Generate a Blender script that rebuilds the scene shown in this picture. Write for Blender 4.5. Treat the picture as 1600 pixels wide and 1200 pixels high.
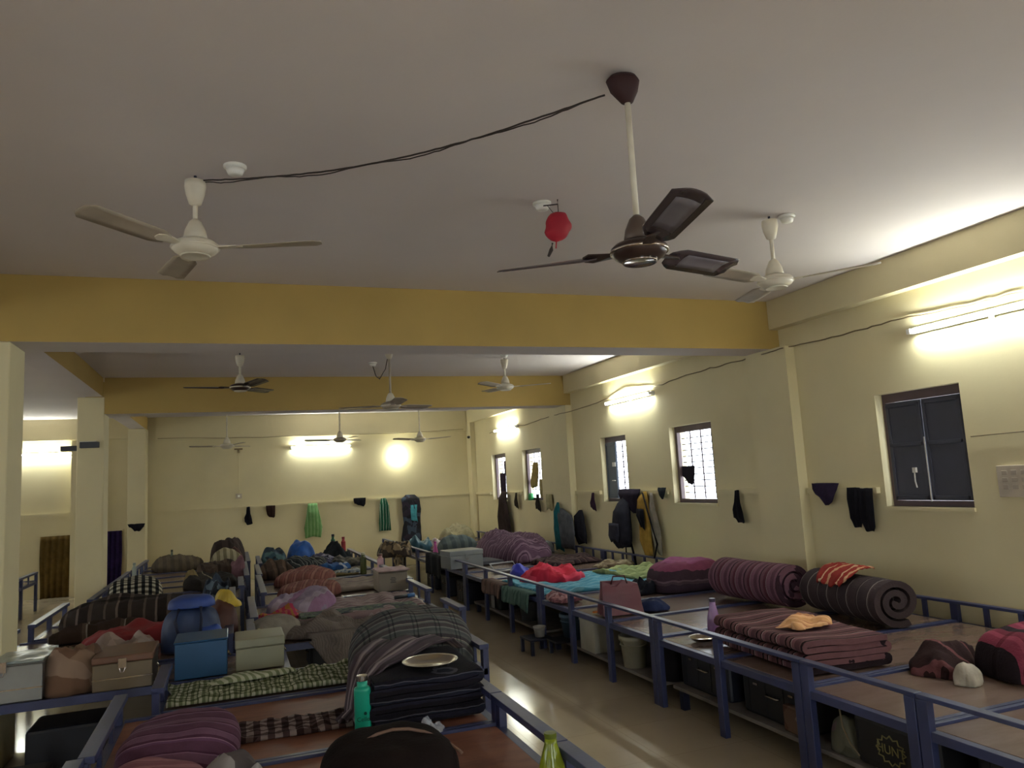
import bpy, bmesh, math, random
from mathutils import Vector, Matrix, noise
S = bpy.context.scene
for o in list(bpy.data.objects): bpy.data.objects.remove(o)
C = S.collection
PI = math.pi
# ---------------------------------------------------------------- camera
F = 1178.0; H = 1.7
_a = Vector((365-800, -(774-600), -F)).normalized()
_b = Vector((3980-800, -(573-600), -F)); _b = (_b - _a*_a.dot(_b)).normalized()
_z = _b.cross(_a)
RM = Matrix((_b, _a, _z))
cam = bpy.data.cameras.new('camera'); co = bpy.data.objects.new('camera', cam); C.objects.link(co)
cam.sensor_width = 36; cam.lens = 36*F/1600; cam.clip_start = .05
co.matrix_world = Matrix.Translation((0, 0, H)) @ RM.to_4x4()
S.camera = co
def ray(x, y): return RM @ Vector((x-800, -(y-600), -F))
def onz(x, y, z=.5): r = ray(x, y); return Vector((0, 0, H)) + r*((z-H)/r.z)
def onx(x, y, X): r = ray(x, y); return Vector((0, 0, H)) + r*(X/r.x)
def ony(x, y, Y): r = ray(x, y); return Vector((0, 0, H)) + r*(Y/r.y)
# ---------------------------------------------------------------- world + exposure
W = bpy.data.worlds.new('sky'); S.world = W; W.use_nodes = True
bg = W.node_tree.nodes['Background']; bg.inputs[0].default_value = (.84, .92, 1, 1); bg.inputs[1].default_value = 4.4
S.view_settings.view_transform = 'Standard'; S.view_settings.look = 'None'
S.view_settings.gamma = 1; S.view_settings.use_curve_mapping = False
S.view_settings.exposure = 0.9
TUBE = 68.0
# ---------------------------------------------------------------- materials
_m = {}
def sc(h):
    h = h.lstrip('#'); v = [int(h[i:i+2], 16)/255 for i in (0, 2, 4)]
    return tuple([(c/12.92 if c <= .04045 else ((c+.055)/1.055)**2.4) for c in v] + [1])
def nodes(name):
    m = bpy.data.materials.new(name); m.use_nodes = True; nt = m.node_tree
    return m, nt, nt.nodes['Principled BSDF'], nt.nodes.new, nt.links.new
def mat(name, col, rough=.6, metal=0, var=.12, vs=6, bump=0, bs=60, spec=.5, **kw):
    if name in _m: return _m[name]
    m, nt, b, N, L = nodes(name); c = sc(col) if isinstance(col, str) else col
    tc = N('ShaderNodeTexCoord'); n = N('ShaderNodeTexNoise'); n.inputs['Scale'].default_value = vs; n.inputs['Detail'].default_value = 5
    L(tc.outputs['Object'], n.inputs['Vector'])
    r = N('ShaderNodeValToRGB'); r.color_ramp.elements[0].position = .3; r.color_ramp.elements[1].position = .7
    r.color_ramp.elements[0].color = tuple([v*(1-var) for v in c[:3]] + [1]); r.color_ramp.elements[1].color = tuple([min(1, v*(1+var)) for v in c[:3]] + [1])
    L(n.outputs['Fac'], r.inputs[0]); L(r.outputs[0], b.inputs['Base Color'])
    b.inputs['Roughness'].default_value = rough; b.inputs['Metallic'].default_value = metal; b.inputs['Specular IOR Level'].default_value = spec
    if 'trans' in kw: b.inputs['Transmission Weight'].default_value = kw['trans']
    if 'alpha' in kw: b.inputs['Alpha'].default_value = kw['alpha']
    if bump:
        n2 = N('ShaderNodeTexNoise'); n2.inputs['Scale'].default_value = bs; n2.inputs['Detail'].default_value = 4; L(tc.outputs['Object'], n2.inputs['Vector'])
        bp = N('ShaderNodeBump'); bp.inputs['Strength'].default_value = bump; bp.inputs['Distance'].default_value = .01
        L(n2.outputs['Fac'], bp.inputs['Height']); L(bp.outputs[0], b.inputs['Normal'])
    _m[name] = m; return m
def emit(name, col, s):
    if name in _m: return _m[name]
    m, nt, b, N, L = nodes(name); b.inputs['Base Color'].default_value = col
    b.inputs['Emission Color'].default_value = col; b.inputs['Emission Strength'].default_value = s; _m[name] = m; return m
def cloth(name, stops, axis='x', period=.2, axis2=None, stops2=None, rough=.95, warp=.02):
    """woven cloth: repeating bands (pos, colour) along an object axis, optionally multiplied by bands on another axis"""
    if name in _m: return _m[name]
    m, nt, b, N, L = nodes(name)
    tc = N('ShaderNodeTexCoord'); nz = N('ShaderNodeTexNoise'); nz.inputs['Scale'].default_value = 7; L(tc.outputs['Object'], nz.inputs['Vector'])
    vm = N('ShaderNodeVectorMath'); vm.operation = 'MULTIPLY_ADD'; vm.inputs[1].default_value = (warp, warp, warp)
    L(nz.outputs['Color'], vm.inputs[0]); L(tc.outputs['Object'], vm.inputs[2])
    sp = N('ShaderNodeSeparateXYZ'); L(vm.outputs[0], sp.inputs[0])
    def bands(ax, st, per):
        if ax in ('x', 'y', 'z'): out = sp.outputs['xyz'.index(ax)]
        else:   # 'yz' etc: sum of two axes so that bands follow a curved flank
            a = N('ShaderNodeMath'); a.operation = 'ADD'; L(sp.outputs['xyz'.index(ax[0])], a.inputs[0]); L(sp.outputs['xyz'.index(ax[1])], a.inputs[1]); out = a.outputs[0]
        q = N('ShaderNodeMath'); q.operation = 'DIVIDE'; q.inputs[1].default_value = per; L(out, q.inputs[0])
        fr = N('ShaderNodeMath'); fr.operation = 'FRACT'; L(q.outputs[0], fr.inputs[0])
        r = N('ShaderNodeValToRGB'); r.color_ramp.interpolation = 'CONSTANT'; L(fr.outputs[0], r.inputs[0])
        el = r.color_ramp.elements
        while len(el) < len(st): el.new(.5)
        for i, (p, c) in enumerate(st): el[i].position = p; el[i].color = sc(c)
        return r.outputs[0]
    col = bands(axis, stops, period)
    if axis2:
        mx = N('ShaderNodeMix'); mx.data_type = 'RGBA'; mx.blend_type = 'MULTIPLY'; mx.inputs[0].default_value = .85
        L(col, mx.inputs[6]); L(bands(axis2, stops2, period), mx.inputs[7]); col = mx.outputs[2]
    n3 = N('ShaderNodeTexNoise'); n3.inputs['Scale'].default_value = 14; n3.inputs['Detail'].default_value = 6; L(tc.outputs['Object'], n3.inputs['Vector'])
    hv = N('ShaderNodeHueSaturation'); mp = N('ShaderNodeMapRange'); mp.inputs['To Min'].default_value = .72; mp.inputs['To Max'].default_value = 1.2
    L(n3.outputs['Fac'], mp.inputs['Value']); L(mp.outputs[0], hv.inputs['Value']); L(col, hv.inputs['Color']); L(hv.outputs[0], b.inputs['Base Color'])
    b.inputs['Roughness'].default_value = rough; b.inputs['Specular IOR Level'].default_value = .15
    n2 = N('ShaderNodeTexNoise'); n2.inputs['Scale'].default_value = 90; L(tc.outputs['Object'], n2.inputs['Vector'])
    bp = N('ShaderNodeBump'); bp.inputs['Strength'].default_value = .35; bp.inputs['Distance'].default_value = .01
    L(n2.outputs['Fac'], bp.inputs['Height']); L(bp.outputs[0], b.inputs['Normal'])
    _m[name] = m; return m
def plain(hexc, rough=.95): return mat('cloth_'+hexc.strip('#'), hexc, rough, 0, .25, 10, .4, 80, .15)
def blotch(name, cols, scale=14):
    """printed cloth: voronoi patches of several colours"""
    if name in _m: return _m[name]
    m, nt, b, N, L = nodes(name); tc = N('ShaderNodeTexCoord'); v = N('ShaderNodeTexVoronoi'); v.inputs['Scale'].default_value = scale
    n = N('ShaderNodeTexNoise'); n.inputs['Scale'].default_value = scale; L(tc.outputs['Object'], n.inputs['Vector'])
    vm = N('ShaderNodeVectorMath'); vm.operation = 'MULTIPLY_ADD'; vm.inputs[1].default_value = (.06,)*3; L(n.outputs['Color'], vm.inputs[0]); L(tc.outputs['Object'], vm.inputs[2])
    L(vm.outputs[0], v.inputs['Vector']); sp = N('ShaderNodeSeparateXYZ'); L(v.outputs['Color'], sp.inputs[0])
    r = N('ShaderNodeValToRGB'); r.color_ramp.interpolation = 'CONSTANT'; el = r.color_ramp.elements
    while len(el) < len(cols): el.new(.5)
    for i, c in enumerate(cols): el[i].position = i/len(cols); el[i].color = sc(c)
    L(sp.outputs[0], r.inputs[0]); L(r.outputs[0], b.inputs['Base Color']); b.inputs['Roughness'].default_value = .95; _m[name] = m; return m

M_WALL = mat('wall_paint', '#d3c79f', .75, 0, .06, 1.2, .06, 40)
M_BEAM = mat('beam_paint', '#ad9150', .7, 0, .06, 1.5, .06, 40)
M_CEIL = mat('ceiling_paint', '#d6cdca', .85, 0, .05, .8, .08, 30)
M_BLUE = mat('blue_steel', '#343a5e', .38, .0, .2, 5, .05, 60)
M_DARKM = mat('dark_steel', '#23263a', .45, .2, .2)
def plywood(name, c1, c2, rough):
    m, nt, b, N, L = nodes(name); tc = N('ShaderNodeTexCoord'); mp = N('ShaderNodeMapping'); mp.inputs['Scale'].default_value = (1.5, 5, 5); L(tc.outputs['Object'], mp.inputs[0])
    n = N('ShaderNodeTexNoise'); n.inputs['Scale'].default_value = 2.2; n.inputs['Detail'].default_value = 7; n.inputs['Roughness'].default_value = .65; L(mp.outputs[0], n.inputs['Vector'])
    r = N('ShaderNodeValToRGB'); r.color_ramp.elements[0].position = .35; r.color_ramp.elements[1].position = .68; r.color_ramp.elements[0].color = sc(c1); r.color_ramp.elements[1].color = sc(c2)
    L(n.outputs['Fac'], r.inputs[0]); L(r.outputs[0], b.inputs['Base Color'])
    m2 = N('ShaderNodeMapRange'); m2.inputs['To Min'].default_value = rough-.02; m2.inputs['To Max'].default_value = rough+.05; L(n.outputs['Fac'], m2.inputs['Value']); L(m2.outputs[0], b.inputs['Roughness'])
    return m
M_PLY = plywood('ply_brown', '#6e5a50', '#7d685e', .24)
M_PLYR = plywood('ply_red', '#6a3d2c', '#8a5a42', .5)
M_PLANK = mat('grey_plank', '#77706a', .6, 0, .25, 8)
def floor_mat():
    m, nt, b, N, L = nodes('polished_tiles'); tc = N('ShaderNodeTexCoord'); br = N('ShaderNodeTexBrick')
    br.offset = 0; br.inputs['Scale'].default_value = 1; br.inputs['Brick Width'].default_value = .6; br.inputs['Row Height'].default_value = .6; br.inputs['Mortar Size'].default_value = .002
    br.inputs['Color1'].default_value = sc('#c8b89e'); br.inputs['Color2'].default_value = sc('#cbbba1'); br.inputs['Mortar'].default_value = sc('#b0a088')
    L(tc.outputs['Object'], br.inputs['Vector']); n = N('ShaderNodeTexNoise'); n.inputs['Scale'].default_value = 1.6; n.inputs['Detail'].default_value = 6; L(tc.outputs['Object'], n.inputs['Vector'])
    mx = N('ShaderNodeMix'); mx.data_type = 'RGBA'; mx.blend_type = 'MULTIPLY'; mx.inputs[0].default_value = .3; L(br.outputs[0], mx.inputs[6]); L(n.outputs['Fac'], mx.inputs[7]); L(mx.outputs[2], b.inputs['Base Color'])
    r = N('ShaderNodeMapRange'); r.inputs['From Min'].default_value = .3; r.inputs['From Max'].default_value = .7; r.inputs['To Min'].default_value = .07; r.inputs['To Max'].default_value = .2
    L(n.outputs['Fac'], r.inputs['Value']); L(r.outputs[0], b.inputs['Roughness']); return m
M_FLOOR = floor_mat()
# ---------------------------------------------------------------- mesh builder
class MB:
    def __init__(s): s.v = []; s.f = []
    def add(s, vs, fs):
        n = len(s.v); s.v += [tuple(v) for v in vs]; s.f += [tuple(i+n for i in f) for f in fs]; return s
    def box(s, x0, y0, z0, x1, y1, z1):
        return s.add([(x0, y0, z0), (x1, y0, z0), (x1, y1, z0), (x0, y1, z0), (x0, y0, z1), (x1, y0, z1), (x1, y1, z1), (x0, y1, z1)],
                     [(0, 3, 2, 1), (4, 5, 6, 7), (0, 1, 5, 4), (1, 2, 6, 5), (2, 3, 7, 6), (3, 0, 4, 7)])
    def tube(s, pts, r, n=8, cap=True):
        pts = [Vector(p) for p in pts]; rs = r if isinstance(r, (list, tuple)) else [r]*len(pts); vs = []; fs = []
        for i, p in enumerate(pts):
            d = (pts[min(i+1, len(pts)-1)] - pts[max(i-1, 0)]); d = d.normalized() if d.length > 1e-9 else Vector((0, 0, 1))
            a = d.cross(Vector((0, 0, 1)) if abs(d.z) < .95 else Vector((1, 0, 0))).normalized(); b = d.cross(a)
            for k in range(n): t = 2*PI*k/n; vs.append(p + (a*math.cos(t) + b*math.sin(t))*rs[i])
        for i in range(len(pts)-1):
            for k in range(n): fs.append((i*n+k, i*n+(k+1) % n, (i+1)*n+(k+1) % n, (i+1)*n+k))
        if cap: fs += [tuple(range(n-1, -1, -1)), tuple((len(pts)-1)*n+k for k in range(n))]
        return s.add(vs, fs)
    def lathe(s, prof, n=24, c=(0, 0)):
        vs = []; fs = []
        for r, z in prof:
            for k in range(n): t = 2*PI*k/n; vs.append((c[0]+r*math.cos(t), c[1]+r*math.sin(t), z))
        for i in range(len(prof)-1):
            for k in range(n): fs.append((i*n+k, i*n+(k+1) % n, (i+1)*n+(k+1) % n, (i+1)*n+k))
        if prof[0][0] > 1e-4: fs.append(tuple(range(n-1, -1, -1)))
        if prof[-1][0] > 1e-4: fs.append(tuple((len(prof)-1)*n+k for k in range(n)))
        return s.add(vs, fs)
    def loft(s, rings, cap=True, closed=True):
        n = len(rings[0]); vs = [v for r in rings for v in r]; fs = []
        for i in range(len(rings)-1):
            for k in range(n if closed else n-1): fs.append((i*n+k, i*n+(k+1) % n, (i+1)*n+(k+1) % n, (i+1)*n+k))
        if cap: fs += [tuple(range(n-1, -1, -1)), tuple((len(rings)-1)*n+k for k in range(n))]
        return s.add(vs, fs)
    def build(s, name, m, parent=None, smooth=False, bevel=0, sub=0, loc=None, solid=0):
        me = bpy.data.meshes.new(name); me.from_pydata(s.v, [], s.f); 
        bm = bmesh.new(); bm.from_mesh(me)
        bmesh.ops.remove_doubles(bm, verts=bm.verts, dist=1e-5); bmesh.ops.recalc_face_normals(bm, faces=bm.faces)
        for f in bm.faces: f.smooth = smooth
        bm.to_mesh(me); bm.free()
        me.materials.append(m); o = bpy.data.objects.new(name, me); C.objects.link(o)
        if parent: o.parent = parent
        if loc: o.location = loc
        if bevel:
            b = o.modifiers.new('bevel', 'BEVEL'); b.width = bevel; b.segments = 2; b.limit_method = 'ANGLE'
        if solid: q = o.modifiers.new('solid', 'SOLIDIFY'); q.thickness = solid; q.offset = 1
        if sub: q = o.modifiers.new('sub', 'SUBSURF'); q.levels = sub; q.render_levels = sub
        return o
def tag(o, label, cat, group=None, kind=None):
    o['label'] = label; o['category'] = cat
    if group: o['group'] = group
    if kind: o['kind'] = kind
    return o
def thing(name, label, cat, loc=(0, 0, 0), rz=0, group=None):
    o = bpy.data.objects.new(name, None); C.objects.link(o); o.empty_display_size = .1
    o.location = loc; o.rotation_euler.z = rz; return tag(o, label, cat, group)
def struct(o, label=None):
    o['kind'] = 'structure'
    if label: o['label'] = label
    return o
def dup(r, loc, rz, label, group=None):
    n = r.copy(); C.objects.link(n); n.location = loc; n.rotation_euler.z = rz; n['label'] = label
    if group: n['group'] = group
    for ch in list(r.children):
        c = ch.copy(); C.objects.link(c); c.parent = n
        for g in list(ch.children): d = g.copy(); C.objects.link(d); d.parent = c
    return n
def nz(x, y, z=0, s=0): return noise.noise(Vector((x+s*17.3, y-s*9.1, z+s*3.7)))
def text(name, body, size, m, parent, loc, rot, ext=.0006):
    c = bpy.data.curves.new(name, 'FONT'); c.body = body; c.size = size; c.extrude = ext; c.align_x = 'CENTER'; c.align_y = 'CENTER'
    o = bpy.data.objects.new(name, c); C.objects.link(o); bpy.context.view_layer.update()
    me = bpy.data.meshes.new_from_object(o.evaluated_get(bpy.context.evaluated_depsgraph_get())); bpy.data.objects.remove(o)
    n = bpy.data.objects.new(name, me); C.objects.link(n); me.materials.clear(); me.materials.append(m); n.parent = parent; n.location = loc; n.rotation_euler = rot; return n
# ================================================================ SETTING
CE = 3.32; XR = 5.1; YB = 16.5; XL = -7.5; YR = -3.5
struct(MB().box(XL-.2, YR-.2, -.1, XR+.25, YB+.2, 0).build('floor', M_FLOOR), 'polished beige tile floor of the dormitory')
struct(MB().box(XL-.2, YR-.2, CE, XR+.25, YB+.2, CE+.15).build('ceiling', M_CEIL), 'flat off-white plaster ceiling slab')
# windows in the right wall: y0,y1
WIN = [(4.10, 4.90), (7.26, 8.15), (9.28, 10.05), (12.40, 13.32), (14.25, 15.12)]
WZ0, WZ1 = 1.31, 2.24
WOFF = [(-2.9, -2.0), (-1.0, -.1), (2.1, 2.95)]   # unseen windows outside the frame, assumed and added to let in fill daylight
w = MB(); ys = [YR-.2]
for a, b_ in WOFF+WIN: ys += [a, b_]
ys.append(YB+.2)
for i in range(0, len(ys), 2): w.box(XR, ys[i], 0, XR+.22, ys[i+1], CE)
for a, b_ in WOFF+WIN: w.box(XR, a, 0, XR+.22, b_, WZ0); w.box(XR, a, WZ1, XR+.22, b_, CE)
struct(w.build('wall_right', M_WALL), 'pale yellow plaster wall with the barred windows')
struct(MB().box(XL-.2, YB, 0, XR, YB+.2, CE).build('wall_back', M_WALL), 'pale yellow end wall of the dormitory')
w = MB(); ys = [YR-.2]; LW = [(-2.5, -1.5), (2, 3), (4.2, 5.2), (7, 8), (9.4, 10.4), (12.5, 13.5)]  # LW: unseen window openings, added to bring daylight fill from the left
for a, b_ in LW: ys += [a, b_]
ys.append(YB)
for i in range(0, len(ys), 2): w.box(XL-.2, ys[i], 0, XL, ys[i+1], CE)
for a, b_ in LW: w.box(XL-.2, a, 0, XL, b_, WZ0); w.box(XL-.2, a, WZ1, XL, b_, CE)
struct(w.build('wall_left', M_WALL), 'pale yellow wall of the left hall')
w = MB()
for a, b_ in ((XL, -5.5), (-4.3, -.5), (.6, 2.8), (4.0, XR)): w.box(a, YR-.2, 0, b_, YR, CE)
for a, b_, z0 in ((-5.5, -4.3, 1.2), (-.5, .6, 0), (2.8, 4.0, 1.2)):  # unseen door and window gaps, added for daylight fill from behind
    w.box(a, YR-.2, 2.3, b_, YR, CE)
    if z0: w.box(a, YR-.2, 0, b_, YR, z0)
struct(w.build('wall_rear', M_WALL), 'wall behind the camera')
n_ = [0]
def trim(mb, m, label, bevel=0):
    n_[0] += 1; o = mb.build('trim_%d' % n_[0], m, None, False, bevel)
    if m is M_BEAM:   # beam undersides carry the ceiling's grey white paint
        o.data.materials.append(M_CEIL)
        for p in o.data.polygons:
            if p.normal.z < -.9: p.material_index = 1
    return struct(o, label)
BZ = 2.84
for y0, t in ((.2, 'behind the camera'), (6.0, 'nearest across the hall'), (11.0, 'second across the hall')):
    trim(MB().box(-1.57 if y0 > 10 else -1.88, y0, BZ, XR-.001, y0+.4, CE-.001), M_BEAM, 'deep yellow ceiling beam, '+t)
for y0, y1, t in ((YR, .2, 'behind the camera'), (.6, 6, 'over the nearest bay'), (6.4, 11, 'over the middle bay'), (11.4, YB, 'over the far bay')):
    trim(MB().box(-1.86, y0+(.001 if y0 < 10 else .0), 3.07, -1.59, y1+(-.001 if y1 < 10 else .0), CE-.001), M_BEAM, 'yellow beam running lengthwise between pillars, '+t)
    trim(MB().box(4.99, y0+.001, 3.03, XR-.001, y1-.001, CE-.001), M_WALL, 'shallow ledge beam on the right wall, '+t)
    trim(MB().box(XL+.001, y0+.001, 3.03, XL+.1, y1-.001, CE-.001), M_WALL, 'shallow ledge beam on the left wall, '+t)
trim(MB().box(-1.44, YB-.06, 2.86, 4.98, YB-.001, CE-.001), M_WALL, 'ledge beam along the end wall')
trim(MB().box(XL+.1, YB-.06, 2.92, -1.8, YB-.001, CE-.001), M_WALL, 'ledge beam along the end wall of the left hall')
for y0, y1, t in ((.2, .6, 'behind'), (5.8, 6.4, 'nearest'), (10.98, 11.66, 'middle'), (16.2, YB-.001, 'far corner')):
    trim(MB().box(4.99, y0, 0, XR-.001, y1, BZ if t != 'far corner' else 3.03), M_WALL, 'shallow yellow pilaster on the right wall, '+t)
for y0, t in ((.2, 'behind the camera'), (6., 'cut by the left frame edge'), (11., 'beside the left bed row'), (16., 'at the end wall')):
    trim(MB().box(-1.88, y0, 0, -1.44 if y0 < 7 else -1.57, y0+.4, BZ if y0<7 else 3.065), M_WALL, 'square yellow pillar, '+t, .01)
trim(MB().box(-2.87, YB-.2, 0, -2.45, YB-.001, 2.9), M_WALL, 'broad pilaster on the end wall of the left hall')
# peg rails
for y0, y1 in ((4.95, 5.78), (6.42, 7.2), (8.22, 9.22), (10.1, 10.95), (11.7, 12.3), (13.4, 14.15), (15.2, 16.2)):
    trim(MB().box(XR-.045, y0, 1.42, XR-.001, y1, 1.47), M_WALL, 'painted peg rail on the right wall')
trim(MB().box(-1.56, YB-.045, 1.43, 4.98, YB-.001, 1.47), M_WALL, 'painted peg rail along the end wall')
trim(MB().box(-6, YB-.03, 1.48, -2.88, YB-.001, 1.55), M_WALL, 'painted peg rail in the left hall')
# windows
M_FRAME = mat('window_frame', '#5c4a4c', .5); M_SHUT = mat('shutter_slate', '#3a3b48', .5, .1, .15, 3); M_SHUTB = mat('shutter_blue', '#46505e', .5, .1, .15, 3)
M_BAR = mat('bar_iron', '#4a3f45', .5, .3); M_PALE = mat('pale_chip', '#c9c4bd', .6)
kinds = ['shut', 'bars', 'half', 'bars', 'bars']
lab = ['window closed by two dark slate steel shutters', 'bright barred window with a dark cloth on its bars', 'window with one dark shutter closed and one side bright',
       'bright barred window with beige garments', 'farthest barred window hung with dark cloth']
for i, (a, b_) in enumerate(WIN):
    x = XR+.1; t = thing('window_%d' % (i+1), lab[i], 'window', (x, (a+b_)/2, WZ0)); t['kind'] = 'structure'; del t['category']
    hw = (b_-a)/2; h = WZ1-WZ0; f = .045
    MB().box(-.02, -hw, 0, .03, -hw+f, h).box(-.02, hw-f, 0, .03, hw, h).box(-.02, -hw+f, 0, .03, hw-f, f).box(-.02, -hw+f, h-f-.03, .03, hw-f, h).build('window_frame', M_FRAME, t)
    MB().box(-.12, -hw-.01, -.03, -.021, hw+.01, .0).build('window_sill', M_WALL, t)
    if kinds[i] in ('bars', 'half'):
        g = MB()
        for k in range(1, 11): z = f+k*(h-2*f-.03)/11; g.tube([(.045, -hw+f, z), (.045, hw-f, z)], .0065, 6)
        for k in range(1, 4): y = -hw+k*2*hw/4; g.tube([(.055, y, f), (.055, y, h-f)], .009, 6)
        g.build('window_bars', M_BAR, t)
    def leaf(y0, y1, m, xx):
        p = MB().box(xx, y0, f+.003, xx+.018, y1, h-f-.033)
        for zz in (f+.01, h*.52, h-f-.075): p.box(xx-.008, y0+.01, zz, xx, y1-.01, zz+.03)
        for yy in (y0+.004, y1-.034): p.box(xx-.008, yy, f+.01, xx, yy+.03, h-f-.05)
        return p.build('shutter', m, t, False, .003)
    if kinds[i] == 'shut':
        l1 = leaf(.004, hw-f-.004, M_SHUT, -.045); l2 = leaf(-hw+f+.004, -.004, M_SHUT, -.045)
        MB().box(-.075, .10, .27, -.054, .13, .31).tube([(-.07, .115, .27), (-.07, .118, .2), (-.06, .116, .15)], .006).build('latch', M_PALE, l1)
        MB().box(-.056, -.005, .04, -.0535, .004, .55).build('gap_strip', M_PALE, l1)
    if kinds[i] == 'half':
        l1 = leaf(.03, hw-f-.004, M_SHUTB, -.045); MB().box(-.062, .04, .5, -.054, .13, .56).tube([(-.07, .05, .3), (-.07, .14, .3)], .008).build('latch', M_PALE, l1)
# left hall doorways
d = thing('door_1', 'low opening closed by a yellow brown curtain', 'door', (-3.12, YB-.01, 0)); d['kind'] = 'structure'; del d['category']
def curtain(w_, h, m, parent, folds=5, amp=.02):
    rings = []
    for j in range(13):
        v = j/12; r = []
        for k in range(41):
            u = k/40; r.append(((u-.5)*w_*(1+.04*math.sin(v*5)), -.05-amp*math.sin(u*folds*2*PI+v*1.2)-.01*nz(u*5, v*3), h*(1-v)))
        rings.append(r)
    return MB().loft(rings, False, False).build('curtain', m, parent, True, solid=.006)
curtain(.5, 1.13, plain('#5e4a24'), d); MB().box(-.27, -.03, 1.1, .27, 0, 1.16).build('door_frame', M_WALL, d)
d = thing('door_2', 'narrow opening closed by a purple curtain', 'door', (-2.22, YB-.01, 0)); d['kind'] = 'structure'; del d['category']
curtain(.4, 1.15, plain('#2e2148'), d); MB().box(-.22, -.03, 1.13, .22, 0, 1.18).build('door_frame', M_WALL, d)
# ================================================================ LIGHTS OF THE ROOM AND ADDED FILL TUBES
M_TUBE = emit('tube_glow', (.93, 1, .95, 1), TUBE); M_WHITE = mat('white_enamel', '#e4e2da', .4)
def tube_light(loc, rz, label):   # local: tube along x, wall behind at +y
    t = thing('tube_light', label, 'light', loc, rz, None)
    MB().box(-.62, -.035, -.02, .62, -.001, .03).build('batten', M_WHITE, t, False, .004)
    MB().tube([(-.6, -.06, 0), (.6, -.06, 0)], .014, 12).build('tube', M_TUBE, t, True)
    MB().box(-.635, -.08, -.02, -.602, -.001, .02).build('end_cap', M_WHITE, t); MB().box(.602, -.08, -.02, .635, -.001, .02).build('end_cap', M_WHITE, t)
    MB().tube([(.05, -.03, -.021), (.05, -.03, -.06)], .018, 10).build('starter', mat('starter_grey', '#77797a', .5), t)
    return t
tube_light((XR-.001, 3.80, 2.69), -PI/2, 'glowing tube light above the closed slate shutters')
tube_light((XR-.001, 9.05, 2.71), -PI/2, 'glowing tube light on right wall above the half shuttered window')
tube_light((XR-.001, 14.05, 2.71), -PI/2, 'farthest glowing tube light on the right wall, above the two end windows')
tube_light((1.75, YB-.001, 2.62), 0, 'glowing tube light in the middle of the end wall')
tube_light((-3.5, YB-.001, 2.66), 0, 'glowing tube light on the end wall of the left hall')
tube_light((XR-.001, -1.2, 2.69), -PI/2, 'unseen tube light added as fill on the right wall behind the camera')  # assumed lamp out of view, added to brighten the near bay
tube_light((XL+.001, 8.5, 2.69), PI/2, 'unseen tube light added as fill on the wall of the left hall')  # assumed lamp out of view, added to brighten the left hall
tube_light((-.5, YR+.001, 2.69), PI, 'unseen tube light added as fill on the wall behind the camera')  # assumed lamp out of view, added as fill from the rear
t = thing('bulb_lamp', 'round glowing lamp on the end wall right of the tube light', 'light', (3.38, YB-.001, 2.36))
MB().tube([(0, 0, 0), (0, -.05, 0)], .035, 12).build('holder', M_WHITE, t)
bm_ = MB(); bm_.lathe([(.001, -.06)]+[(.06*math.sin(a*PI/10), -.06*math.cos(a*PI/10)) for a in range(1, 10)]+[(.001, .06)], 16)
bm_.v = [(x, z-.1, y) for x, y, z in bm_.v]; bm_.build('globe', emit('bulb_glow', (.95, 1, .85, 1), 75), t, True)
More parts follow.
